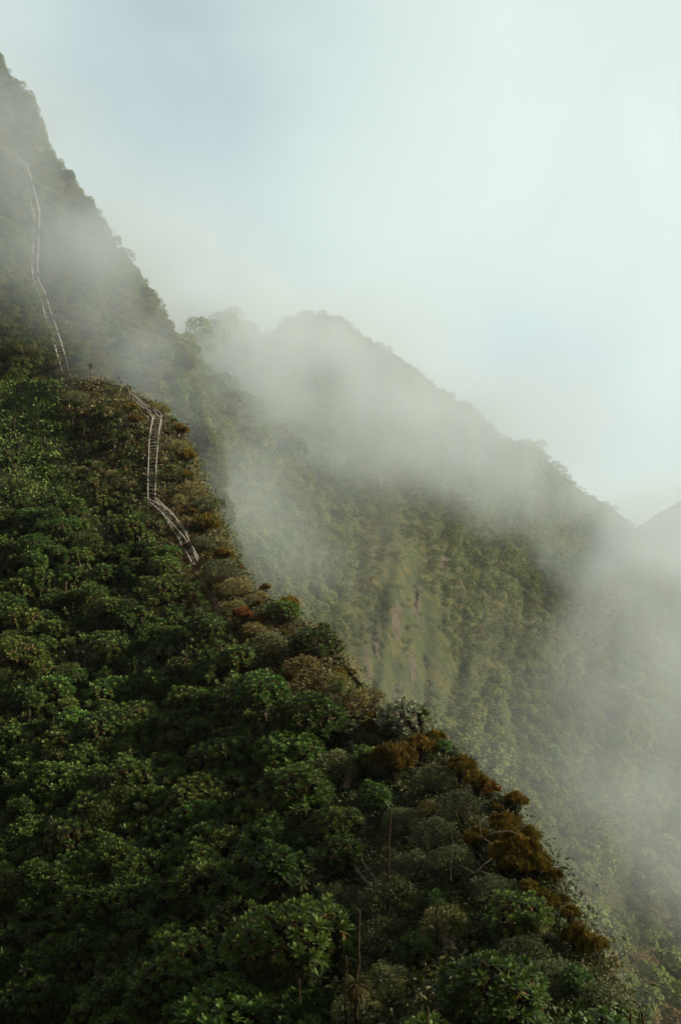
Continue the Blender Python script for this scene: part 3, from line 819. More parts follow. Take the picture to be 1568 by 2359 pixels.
for c in q:
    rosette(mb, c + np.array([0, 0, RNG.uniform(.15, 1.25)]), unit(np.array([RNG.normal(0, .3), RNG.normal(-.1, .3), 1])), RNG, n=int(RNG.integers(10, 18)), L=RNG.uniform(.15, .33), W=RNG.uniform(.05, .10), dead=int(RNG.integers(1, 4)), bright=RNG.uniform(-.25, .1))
tag(link('undergrowth', mb.mesh('undergrowth', M['under'])), kind='stuff', label='low leafy herbs and moss covering the near ridge', cat='undergrowth')

# the far side of the crest, just over the edge
def over_edge(G, nc, kmax, n, rng):
    i = rng.integers(0, G.shape[0] - 1, n); k = nc - 1 + rng.random(n) * kmax; j = k.astype(int); f = (k - j)[:, None]; g = rng.random(n)[:, None]
    return (G[i, j] * (1 - f) + G[i, j + 1] * f) * (1 - g) + (G[i + 1, j] * (1 - f) + G[i + 1, j + 1] * f) * g
def edge_tufts(B, nb, L, W, tint, rng, spread):
    n = len(B); b = np.repeat(B, nb, 0) + rng.normal(0, 1, (n * nb, 3)) * np.repeat(spread * np.clip(np.linalg.norm(B, axis=1) / 75, .2, 1), nb)[:, None]
    d = unit(rng.normal(0, .6, (n * nb, 3)) + np.array([.1, -.1, .7])); side = unit(np.cross(d, rng.normal(0, 1, (n * nb, 3))))
    Ls = np.repeat(L, nb) * rng.uniform(.6, 1.25, n * nb)
    V, T, k = blades(b, d, Ls, Ls * W, side, .3)
    return V, T, np.repeat(np.clip(np.repeat(tint, nb) + rng.normal(0, .1, n * nb), 0, 1), k)
B = over_edge(RG, 130, 13, 15000, RNG)
mb = MB(); mb.add(*edge_tufts(B, 8, RNG.uniform(.15, .42, len(B)) * np.clip(np.linalg.norm(B, axis=1) / 75, .25, 1.3), .35, .42 + .3 * fbm(B[:, 1] / 2, B[:, 2] / 2, 66, 2), RNG, .35))
tag(link('crest_undergrowth', mb.mesh('crest_undergrowth', M['under'])), kind='stuff', label='herbs and moss hanging over the far side of the crest', cat='undergrowth')

# pale grass and moss tussocks along the crest path
mb = MB()
tp = np.array(TRACK[7:] + [(570, 1500), (640, 1560), (685, 1600), (700, 1630)], float)
seg = RNG.integers(0, len(tp) - 1, 2600); t = RNG.random(2600)[:, None]
q = tp[seg] * (1 - t) + tp[seg + 1] * t + RNG.normal(0, 30, (2600, 2))
kp = np.array([not on_track(a, b, 9) and a < xr(b) for a, b in q]); q = q[kp]
V, T, A = tufts(q[:, 0], q[:, 1], ridge_d, RNG, 16, RNG.uniform(.3, .55, len(q)), .09, RNG.uniform(.2, .38, len(q)), .18, 1.0)
mb.add(V, T, A)
tag(link('tussock_grass', mb.mesh('tussock_grass', M['under'])), kind='stuff', label='pale tussock grass fringing the crest path', cat='grass')

# ---------------------------------------------------------------- peak and valley-side forest
def rotz(V, a):
    c, s = np.cos(a), np.sin(a)
    return np.stack([V[:, 0] * c - V[:, 1] * s, V[:, 0] * s + V[:, 1] * c, V[:, 2]], -1)

FAR_ARR = [far_crown(500 + k, 330, .6, .95, 1.0).arrays() for k in range(5)]
FT = MB(); tube(FT, [(0, 0, -.8), (0.03, 0, -.1), (0.0, 0.02, .5)], [.09, .06, .04], 5)
FAR_T = FT.mesh('far_trunk', M['bark'])
FAR_G = [far_crown(520 + k, 620, .62, .95, .85).mesh('far_tree', M['far']) for k in range(5)]
FAR_O = [far_crown(540 + k, 420, .22, .9).mesh('far_heather', M['far']) for k in range(3)]

def far_zone(px, py):
    """tint and size of the growth over the valley side"""
    cliff = np.exp(-(((px - 900) / 190) ** 2 + ((py - 1450) / 260) ** 2))
    right = np.clip((px - 1150) / 300, 0, 1) * np.clip((py - 1150) / 300, 0, 1)
    n = fbm(px / 70, py / 90, 71, 3)
    tint = 0.60 + 0.26 * n - (0.12 + 0.30 * (fbm(px / 13, py / 150, 73, 2) > -.12)) * cliff - 0.30 * right * (fbm(px / 45, py / 45, 72, 2) > -.05)
    return np.clip(tint, 0.05, 1), cliff

def far_top(px): return np.interp(px, FX, FY)

cands = []
for i in range(25000):
    py = 570 + 1810 * RNG.random() ** 0.9; px = RNG.uniform(260, 1640)
    if (px < 475 and py < 780) or py < far_top(px) + 2 or (py > 900 and px < xr(py) - 380): continue
    cands.append((px, py))
cands = np.array(cands)
dd = far_d(cands[:, 0], cands[:, 1]); tz, cl = far_zone(cands[:, 0], cands[:, 1])
rad = np.clip(1.1 + 1.0 * RNG.random(len(cands)) ** 2 * 1.6, .9, 2.9) * (1 - .6 * cl) * np.where(tz < .35, .75, 1)
ok_ = np.ones(len(cands), bool)
patch = fbm(cands[:, 0] / 75 + cands[:, 1] / 300, cands[:, 1] / 130, 77, 3)
rad *= np.clip(.95 + 1.3 * patch, .35, 1.7) * (1 - .25 * cl)
rad *= np.clip(dd / 190.0, .75, 1.25) * 1.3 * np.clip(1.15 - dd / 400.0, .5, 1.0)
sky = RNG.uniform(475, 1480, 170)
sk = np.stack([sky, far_top(sky) + RNG.uniform(2, 8, 170)], -1)
sd = far_d(sk[:, 0], sk[:, 1])
cands = np.concatenate([cands, sk]); dd = np.concatenate([dd, sd]); tz = np.concatenate([tz, np.full(170, .5)]); rad = np.concatenate([rad, RNG.uniform(.5, 1.0, 170) * RNG.choice([1, 1, 1.3, 2.2], 170)])
bigr = rad > .55
cands, dd, tz, rad = cands[bigr], dd[bigr], tz[bigr], rad[bigr]
wpx = rad / dd * F
order = np.argsort(-wpx)
picked = []
chosen = []
for j in order:                                   # thin out overlaps
    a, b = cands[j]
    if any((a - c) ** 2 + (b - e) ** 2 < (.40 * (wpx[j] + w)) ** 2 for c, e, w in picked[-1500:]): continue
    picked.append((a, b, wpx[j])); chosen.append(j)
ind = [j for j in chosen if cands[j][0] < 1600 and cands[j][0] > xr(max(880, cands[j][1])) + 8 and cands[j][0] > xp(min(1490, cands[j][1]))]
ind = ind[:480]
ind_set = set(ind)
n_t = n_h = 0
mb = MB()
for j in chosen:
    a, b = cands[j]
    p = P(a, b, dd[j]); r = rad[j]
    heath = tz[j] < .34
    if j in ind_set and ((heath and n_h < 200) or (not heath and n_t < 285)):
        fog = a > 1250 and b < 1900
        if heath:
            vi = int(RNG.integers(0, 3)); me = FAR_O[vi]; nm = 'valley_heather'; n_h += 1
            lab, grp = ('brown heather bush fading into the mist on the far valley side', 'brown heathers in the mist') if fog else ('olive brown heather bush on the opposite slope beyond the crest', 'brown heathers on the opposite slope')
            cat = 'heather'
        else:
            vi = int(RNG.integers(0, 5)); me = FAR_G[vi]; nm = 'valley_tree'; n_t += 1
            if b < 1200: lab, grp = 'round crowned tree half lost in mist high on the opposite ridge', 'misty trees on the high opposite ridge'
            elif a < 900: lab, grp = 'round crowned tree on the steep ochre face beyond the crest', 'trees on the ochre face'
            elif b < 1700: lab, grp = 'pale green round tree on the opposite slope right of the ochre face', 'trees right of the ochre face'
            else: lab, grp = 'green round tree low in the valley beyond the brown heathers', 'trees low in the valley'
            cat = 'tree'
        plant(nm, nm + str(vi), [('crown', me), ('trunk', FAR_T)], Vector(p), RNG.uniform(0, 6.28), (r, r, r * RNG.uniform(.8, 1.1)), lab, cat, grp)
    else:
        V, T, A = FAR_ARR[int(RNG.integers(0, 5))]
        mb.add(rotz(V, RNG.uniform(0, 6.28)) * r + p, T, np.clip(A + tz[j] - .6 + RNG.normal(0, .15), 0, 1))
# low growth between: small sprays
n = 46000
px, py = RNG.uniform(250, 1640, n), 600 + 1730 * RNG.random(n)
ok = (py > far_top(px) + 1) & ~((py > 900) & (px < np.interp(py, RY, RX) - 380))
px, py = px[ok], py[ok]
tz2, cl2 = far_zone(px, py)
D = far_d(px, py)
V, T, A = tufts(px, py, far_d, RNG, 7, D / 190 * RNG.uniform(.28, .7, len(px)) * (1 - .55 * cl2), .5, np.clip(tz2 + .02 + .12 * cl2, 0, 1), .75)
mb.add(V, T, A)
tag(link('valley_side_forest', mb.mesh('valley_side_forest', M['far'])), kind='stuff', label='forest and scrub covering the misty valley side', cat='forest')

# the peak above the knob
mb = MB(); npk = 0; pused = []
pts = []
for i in range(9000):
    py = RNG.uniform(60, 1400); px = RNG.uniform(-90, 560)
    if px > xp(py) + 1: continue
    if py > 905 and px < xr(max(py, 872)) - 30: continue
    pts.append((px, py))
LADU_L = [(34, 359), (44, 370), (61, 392), (65, 442), (72, 462), (81, 481), (78, 566), (74, 611), (75, 642), (92, 672), (96, 702), (111, 740), (126, 793), (136, 829), (146, 861)]
LADU_R = [(37, 357), (54, 373), (73, 393), (76, 425), (86, 462), (93, 485), (90, 566), (87, 613), (88, 642), (104, 670), (112, 702), (127, 744), (142, 790), (152, 823), (161, 861)]
def near_upper(px, py, m):
    for (a, b), (c, e) in zip(LADU_L, LADU_R):
        if (px - (a + c) / 2) ** 2 + ((py - (b + e) / 2) * .8) ** 2 < m * m: return True
    yy = [q[1] for q in LADU_L]
    xm = np.interp(py, yy, [(q[0] + r[0]) / 2 for q, r in zip(LADU_L, LADU_R)])
    return 350 < py < 875 and abs(px - xm) < m
for px, py in pts:
    d = float(peak_tps(px, py)); big = RNG.random()
    R0i = int(RNG.choice([1, 2, 3, 0])); R0 = CROWNR['g'][R0i]; w = 2.2 * R0 * F / d
    dn = fbm(px / 70, py / 60, 81, 3)
    if dn > -.15 and not near_upper(px, py, w / 2 + 5) and npk < 70 and all((a - px) ** 2 + ((b - py) * 1.3) ** 2 < 0 or (a - px) ** 2 + ((b - py) * 1.3) ** 2 > (.55 * (w + c)) ** 2 * .8 for a, b, c in pused):
        if py > 560 or npk < 45:
            lab, grp = ('groundsel tree at the foot of the peak near the long upper ladder', 'groundsels at the foot of the peak') if py > 690 else ('groundsel tree in the drifting mist on the steep peak', 'groundsels in the mist on the peak')
            put('giant_groundsel', 'Gg' + str(R0i), g_parts(GV[R0i]), px, py, w * RNG.uniform(.75, 1.05), R0 * 1.12, [2.1, 1.9, 1.7, 1.5][R0i], lab, 'groundsel tree', grp, 'peak', 1.0, False)
            pused.append((px, py, w)); npk += 1
            continue
    if near_upper(px, py, 12): continue
    V, T, A = FAR_ARR[int(RNG.integers(0, 5))]
    r = RNG.uniform(.35, .95)
    p = P(px, py, float(peak_d(np.array([px]), np.array([py]))[0]))
    mb.add(rotz(V, RNG.uniform(0, 6.28)) * r + p, T, np.clip(A - .6 + .44 + .3 * fbm(px / 40, py / 40, 83, 2), 0, 1))
B = over_edge(PG, 110, 8, 1500, RNG)
for q in B:
    V, T, A = FAR_ARR[int(RNG.integers(0, 5))]
    mb.add(rotz(V, RNG.uniform(0, 6.28)) * RNG.uniform(.5, 1.4) + q, T, np.clip(A - .1, 0, 1))
tag(link('peak_thicket', mb.mesh('peak_thicket', M['far'])), kind='stuff', label='scrub thicket covering the misty peak', cat='thicket')
# a leaning tree on the skyline of the peak
cm, tm = GV[2]
put('giant_groundsel', 'Gg2', g_parts(GV[2]), 158, 398, 36, 1.1 * 1.12, 2.1, 'lone groundsel tree standing out on the skyline of the peak', 'groundsel tree', None, 'peak', 1.0, False)

# ---------------------------------------------------------------- ladders
def along(pts, t):
    p = np.array(pts, float); L = np.concatenate([[0], np.cumsum(np.linalg.norm(np.diff(p, axis=0), axis=1))])
    s = t * L[-1]
    return np.array([np.interp(s, L, p[:, k]) for k in range(p.shape[1])])

def rail(mb, pts, w, h):
    for a, b in zip(pts[:-1], pts[1:]):
        u = unit(np.asarray(b) - np.asarray(a)) * w * .4
        box(mb, a - u, b + u, w, h)

def ladder(name, Lp, Rp, dfun, nrung, label, lift=.35, thick=.08, rungw=.09, hand=(), wood='wood'):
    """Lp/Rp: the two side rails; hand: [(points, posts)] handrails standing over a rail"""
    def pts3(q, up=lift):
        q = np.array(q, float)
        p = P(q[:, 0], q[:, 1], dfun(q[:, 0], q[:, 1]))
        d = np.array([np.mean([np.linalg.norm(x) for x in p])])
        return p * (1 - up / np.linalg.norm(p, axis=1))[:, None]
    def smooth(q):
        return np.array([along(q, t) for t in np.linspace(0, 1, max(len(q), 8))])
    A, B = smooth(Lp), smooth(Rp)
    mid = (A + B) / 2
    dm = ridge_tps(mid[:, 0], mid[:, 1]) if dfun is ridge_d else peak_tps(mid[:, 0], mid[:, 1])
    dn = dfun(mid[:, 0], mid[:, 1])
    k = np.ones(3) / 3
    dsm = np.convolve(np.pad(dn, 1, mode='edge'), k, 'valid')
    dd_ = np.minimum(dsm, dn) - lift
    PA, PB = P(A[:, 0], A[:, 1], dd_), P(B[:, 0], B[:, 1], dd_)
    base = (PA[-1] + PB[-1]) / 2
    root = empty(name, Vector(base), 0, 1, label, 'ladder')
    off = lambda X: np.asarray(X) - base
    for X in (PA, PB):
        mb = MB(); rail(mb, off(X), thick, thick * 1.3); link('side_rail', mb.mesh('side_rail', M[wood], False), root)
    for i in range(nrung):
        t = (i + .5 + RNG.uniform(-.15, .15)) / nrung
        a, b = along(PA, t), along(PB, t)
        e = unit(b - a) * .07
        tl = RNG.normal(0, .025, 3)
        mb = MB(); box(mb, off(a - e + tl), off(b + e - tl), rungw * RNG.uniform(.8, 1.2), .05); link('rung', mb.mesh('rung', M[wood], False), root)
    for hp, posts in hand:
        h = smooth(hp); dh = np.interp(np.linspace(0, 1, len(h)), np.linspace(0, 1, len(dd_)), dd_) - .12
        # the part of the ladder beside this handrail
        hy = h[:, 1]; dh = np.interp(hy + 10, mid[:, 1], dd_) - .12
        X = P(h[:, 0], h[:, 1], dh)
        mb = MB(); rail(mb, off(X), thick * .9, thick * .9); link('handrail', mb.mesh('handrail', M[wood], False), root)
        for t in np.linspace(.04, .96, posts):
            c = along(X, t)
            mb = MB(); box(mb, off(c + np.array([0, .03, .05])), off(c + np.array([0, .05, -1.0])), thick * .9, thick * .9); link('post', mb.mesh('post', M[wood], False), root)
    return root

ladder('wooden_ladder', LADU_L, LADU_R, peak_d, 88, 'longest wooden ladder climbing the misty peak above the knob', .9, .125, .13)
ladder('wooden_ladder', [(301, 914), (325, 936), (347, 955), (352, 962)], [(309, 909), (333, 930), (356, 948), (368, 961)], ridge_d, 15,
       'short slanting wooden ladder with handrails at the top of the knob', .95, .07, .11, [([(296, 899), (322, 925), (348, 950)], 4), ([(343, 931), (372, 953)], 3)])
ladder('wooden_ladder', [(352, 962), (345, 1000), (343, 1060), (341, 1110), (342, 1152)], [(371, 962), (366, 1000), (361, 1060), (359, 1110), (358, 1152)], ridge_d, 27,
       'straight steep wooden ladder down the middle of the knob', .95, .07, .11, [([(354, 958), (347, 996)], 2), ([(374, 956), (366, 1000)], 2)])
ladder('wooden_ladder', [(346, 1157), (377, 1184), (396, 1216), (413, 1243), (419, 1258)], [(360, 1155), (398, 1184), (418, 1214), (432, 1238), (440, 1255)], ridge_d, 17,
       'kinked wooden ladder with long handrails below the steep one', .95, .07, .11, [([(359, 1147), (398, 1182), (412, 1203), (434, 1232), (434, 1240)], 6), ([(340, 1147), (368, 1163)], 2), ([(384, 1192), (424, 1236), (436, 1258)], 4)])
ladder('wooden_ladder', [(419, 1257), (432, 1276), (443, 1297)], [(437, 1252), (446, 1272), (456, 1294)], ridge_d, 8,
       'lowest short wooden ladder of the zigzag ending at the earthen path', .95, .07, .11, [([(438, 1248), (458, 1286)], 3)])
ladder('timber_steps', [(808, 1985), (830, 2015), (852, 2045)], [(828, 1978), (850, 2008), (872, 2038)], ridge_d, 7,
       'broken timber steps half hidden by brush beside the leaning stalk', .45, .07, .10, wood='damp_wood')

# ---------------------------------------------------------------- path, stalks, twigs, stones, cliffs
def ribbon(name, pts, wpx, dfun, mat, up=.30):
    q = np.array([along(pts, t) for t in np.linspace(0, 1, 60)])
    w = np.interp(np.linspace(0, 1, 60), np.linspace(0, 1, len(wpx)), wpx) * (1 + .35 * fbm(np.arange(60) / 3.0, np.zeros(60), 91, 2))
    rows = []
    for s in np.linspace(-1, 1, 7):
        x, y = q[:, 0] + s * w / 2, q[:, 1]
        rows.append(P(x, y, dfun(x, y) - up * (1.0 - .5 * s * s)))
    G = np.array(rows)
    return tag(link(name, MB().add(G.reshape(-1, 3), grid_tris(7, 60)).mesh(name, mat)), kind='structure')
ribbon('path', [(444, 1296), (458, 1330), (478, 1362), (492, 1378), (500, 1410), (515, 1440), (542, 1482), (575, 1510)], [13, 16, 14, 20, 17, 22, 17, 13], ridge_d, M['path'])
ribbon('path', [(670, 1568), (688, 1585), (692, 1605), (684, 1632)], [20, 26, 18, 14], ridge_d, M['path'])
ribbon('path', [(805, 1705), (820, 1730), (812, 1770), (795, 1815)], [14, 16, 18, 20], ridge_d, M['path'])
ribbon('path', [(985, 2095), (1010, 2120), (1030, 2150), (1035, 2185)], [30, 34, 34, 30], ridge_d, M['path'])

def stalk(px, top, bot, w, label, lean=0, skirt=False, dfw=.7, knots=True):
    """dead flower stalk: bot/top rows at which its foot and tip show"""
    b, d = groundpt(px + lean, bot)
    d0 = d - dfw
    b = P(px + lean, bot, d0); t = P(px, top, d0)
    root = empty('dead_flower_stalk', Vector(b), 0, 1, label, 'stalk')
    r = w / F * d0 / 2
    mb = MB(); m = 9; pts = []
    for k in range(m):
        u = k / (m - 1); pts.append((t - b) * u + np.array([RNG.normal(0, r * .5), RNG.normal(0, r * .5), 0]) * (0 < k < m - 1))
    pts[0] = np.array([0, 0.3, -.7])
    tube(mb, pts, [r * (1.15 - .45 * k / m) * RNG.uniform(.88, 1.12) for k in range(m)], 8)
    link('stem', mb.mesh('stalk_stem', M['stalk']), root)
    if skirt:
        mb = MB(); n = 220
        c = (t - b) * skirt
        az = RNG.uniform(0, 6.28, n); el = RNG.uniform(-1.2, .8, n)
        dv = np.stack([np.cos(az) * np.cos(el), np.sin(az) * np.cos(el), np.sin(el)], -1)
        V, T, k = blades(c + dv * r, dv, .36 * RNG.uniform(.8, 1.2, n), .03, unit(np.cross(dv, np.array([0, 0, 1.0]))), .35)
        mb.add(V, T, np.repeat(RNG.uniform(0, .3, n), k)); link('leaf_rosette', mb.mesh('stalk_skirt', M['lobelia']), root)
stalk(899, 1865, 2075, 6, 'tall leaning dead flower stalk on the brushy lower crest', lean=-6, dfw=1.2)
stalk(828, 2098, 2330, 7, 'thick dead flower stalk with a withered leaf ball at its foot', lean=-8, skirt=.28, dfw=1.4)
stalk(797, 2200, 2320, 4, 'thin dead stalk just left of the one with the leaf ball', lean=-2, dfw=1.5)
stalk(688, 2255, 2358, 6, 'stubby dead stalk in front of the very large domed groundsel', lean=3, dfw=1.2)
stalk(984, 2318, 2420, 7, 'short cut stalk at the very bottom beside the glossy groundsel', dfw=1.3)
stalk(1478, 2330, 2420, 8, 'thick brown stalk stump at the bottom corner of the crest', dfw=.6)
stalk(1452, 2335, 2420, 6, 'thinner stalk stump left of the corner stump', dfw=.6)
stalk(618, 1915, 1968, 4, 'short dead stalk in the dark hollow of the slope', dfw=1.5)
stalk(520, 1560, 1625, 3, 'slender dead stalk on the shaded slope below the path bend', dfw=1.5)
stalk(430, 1480, 1545, 3, 'slender dead stalk in the thicket left of the path', dfw=1.5)

def twig(px, py, dfw, segs, label, r=.02):
    b, d = groundpt(px, py); d -= dfw
    o = P(px, py, d); mb = MB()
    for s in segs:
        pts = [P(px + a, py + c, d + RNG.normal(0, .05)) - o for a, c in s]
        tube(mb, pts, np.linspace(r, r * .4, len(pts)), 5)
    tag(link('bare_branch', mb.mesh('bare_branch', M['twig'])), label, 'branch').location = Vector(o)
twig(1118, 1945, 1.6, [[(30, 10), (8, -6), (-20, -25), (-45, -40)], [(-10, -15), (-14, -45), (-8, -62)], [(-8, -14), (20, -28), (55, -32), (80, -22)]], 'bare forked branch in front of the widest heather patch', .022)
twig(1038, 2020, 1.5, [[(0, 10), (-2, -30), (6, -62), (2, -95)], [(0, -20), (18, -52), (30, -60)]], 'thin pale upright branch in the brushy crest face', .018)
twig(1090, 2010, 1.5, [[(-40, 30), (0, 0), (45, -35)], [(0, 0), (-35, -20)], [(10, -6), (40, 4)]], 'grey crossed branches under the widest heather patch', .018)
twig(612, 1872, 1.7, [[(-8, 6), (0, 2), (14, -4), (26, -6)]], 'short pale broken limb on the wide crown above the hollow', .05)
twig(645, 1700, 1.6, [[(-40, 10), (-10, -2), (20, -10)], [(-20, 2), (0, -14)]], 'bare reddish limb on the yellowing crown', .03)
twig(870, 1160, 0, [[(0, 0), (1, 1)]], 'x', .001) if False else None

def stone(px, py, w, label, seed):
    rng = np.random.default_rng(seed)
    p, d = groundpt(px, py); p = P(px, py, d - .3)
    s = w / F * d / 2
    a, b = np.meshgrid(np.linspace(0, 2 * PI, 14, endpoint=False), np.linspace(-PI / 2, PI / 2, 9))
    V = np.stack([np.cos(a) * np.cos(b) * 1.2, np.sin(a) * np.cos(b), np.sin(b) * .6], -1)
    V *= (1 + .3 * fbm(V[..., 0] * 1.6 + seed, V[..., 1] * 1.6 + V[..., 2], seed, 3))[..., None]
    i = np.arange(9 * 14).reshape(9, 14); j = np.roll(i, -1, 1)
    T = np.concatenate([np.stack([i[:-1], j[:-1], j[1:]], -1).reshape(-1, 3), np.stack([i[:-1], j[1:], i[1:]], -1).reshape(-1, 3)])
    tag(link('rock', MB().add(V.reshape(-1, 3) * s, T).mesh('rock', M['rock'])), label, 'rock').location = Vector(p)
stone(492, 1373, 14, 'pale flat stone on the path at its narrowest bend', 1)
stone(684, 1634, 18, 'pale stone at the lower end of the bare path patch', 2)
stone(682, 1610, 13, 'pale stone in the middle of the bare path patch', 3)
stone(1022, 2128, 13, 'small pale stone lying on the lower bare path', 4)
stone(996, 2108, 9, 'smallest pale stone at the top of the lower bare path', 5)
stone(300, 918, 10, 'pale stone beside the top of the slanting ladder', 6)

def outcrop(px, py, w, h, label, seed, which='far', fwd=.9):
    """bare rock rib standing proud of the slope"""
    f = {'far': far_d, 'ridge': ridge_d}[which]
    n, m = 14, 22
    u, v = np.meshgrid(np.linspace(-1, 1, n), np.linspace(-1, 1, m))
    wv = (1 - .55 * np.abs(v) ** 2) * (1 + .35 * fbm(v * 2.2, v * 0 + seed, seed, 3))
    X, Y = px + u * w / 2 * wv + 6 * fbm(v * 2, v * 0, seed + 5, 2), py + v * h / 2
    dom = np.clip(1 - u ** 2, 0, 1) * np.clip(1 - v ** 4, 0, 1)
    D = f(X, Y) - (fwd * dom * (1 + .7 * fbm(u * 3, v * 4, seed + 2, 3)) - .6 * (1 - dom))
    o = link('rock_outcrop', MB().add(P(X, Y, D).reshape(-1, 3), grid_tris(m, n)).mesh('rock_outcrop', M['rock'], False))
    tag(o, label, 'rock')
outcrop(914, 1430, 26, 110, 'tall pale rock rib on the ochre face beyond the crest', 11)
outcrop(588, 1205, 30, 75, 'pale rock scar in thin mist right of the knob', 12)
outcrop(868, 1470, 24, 120, 'brown rock rib left of the tall pale rib on the ochre face', 17)
outcrop(962, 1385, 24, 90, 'ochre stained rock rib right of the tall pale rib', 18)
outcrop(1020, 1290, 20, 70, 'rock rib under the misty spur of round trees', 19)
outcrop(948, 1540, 20, 80, 'narrow brown rock rib below the tall pale rib', 20)
outcrop(735, 1380, 18, 60, 'small dark rock face in thin mist above the highest crest crown', 21)
outcrop(916, 1610, 30, 90, 'pinkish rock scar low on the ochre face above the silvery groundsel', 13)
outcrop(845, 1530, 22, 90, 'narrow rock rib on the face just right of the crest', 14)
outcrop(1462, 1730, 30, 22, 'small pale boulder showing through the mist low on the valley side', 15)
outcrop(515, 1190, 14, 110, 'thin rock edge in the gully right of the knob', 16)

# ---------------------------------------------------------------- air: even haze, then drifting cloud
def vol_mat(name, dens, col, aniso):
    m, nt = new_mat(name)
    out = N(nt, 'ShaderNodeOutputMaterial')
    v = N(nt, 'ShaderNodeVolumePrincipled', i={'Density': dens, 'Anisotropy': aniso}); v.inputs['Color'].default_value = (*col, 1)
    nt.links.new(v.outputs[0], out.inputs['Volume'])
    return m
def haze_box():
    lo, hi = np.array([-1510, -1510, -121.0]), np.array([1510, 1510, 175.0])
    c = np.array([[x, y, z] for x in (lo[0], hi[0]) for y in (lo[1], hi[1]) for z in (lo[2], hi[2])])
    T = [[0, 1, 3], [0, 3, 2], [4, 6, 7], [4, 7, 5], [0, 4, 5], [0, 5, 1], [2, 3, 7], [2, 7, 6], [0, 2, 6], [0, 6, 4], [1, 5, 7], [1, 7, 3]]
    tag(link('haze', MB().add(c, T).mesh('haze', vol_mat('haze', HAZE, (.86, .95, .96), .2), False)), kind='stuff')
HAZE = 0.00009
haze_box()

# cloud: soft puffs (centre pixel, distance, half sizes in metres, peak density), torn by noise
PUFFS = [
    (850, 960, 215, 70, 40, 28, .018),
    (640, 880, 200, 45, 40, 24, .020),
    (450, 750, 222, 34, 40, 32, .062),
    (1180, 1080, 262, 62, 46, 24, .017),
    (1600, 1480, 200, 34, 55, 28, .018),
    (1500, 1260, 290, 60, 46, 26, .028),
    (1600, 1850, 150, 20, 35, 25, .012),
    (620, 1120, 118, 22, 18, 18, .022),
    (770, 765, 280, 44, 32, 20, .032),
    (1130, 965, 300, 60, 40, 22, .030),
    (1545, 1190, 365, 50, 34, 30, .022),
    (250, 560, 122, 17, 12, 9, .050),
    (340, 720, 112, 13, 14, 10, .040),
    (110, 520, 116, 24, 16, 19, .022),
    (1150, 1500, 112, 75, 20, 48, .0045),
    (1420, 1900, 96, 26, 16, 28, .008),
    (20, 230, 150, 18, 18, 14, .034),
    (-10, 390, 130, 8, 10, 6, .040),
    (400, 880, 107, 14, 8, 7, .030),
]
SHADE = [((41, 29, 8), (16, 15, 9), .08)]  # added puff out of frame, dims the sun on the nearest slope
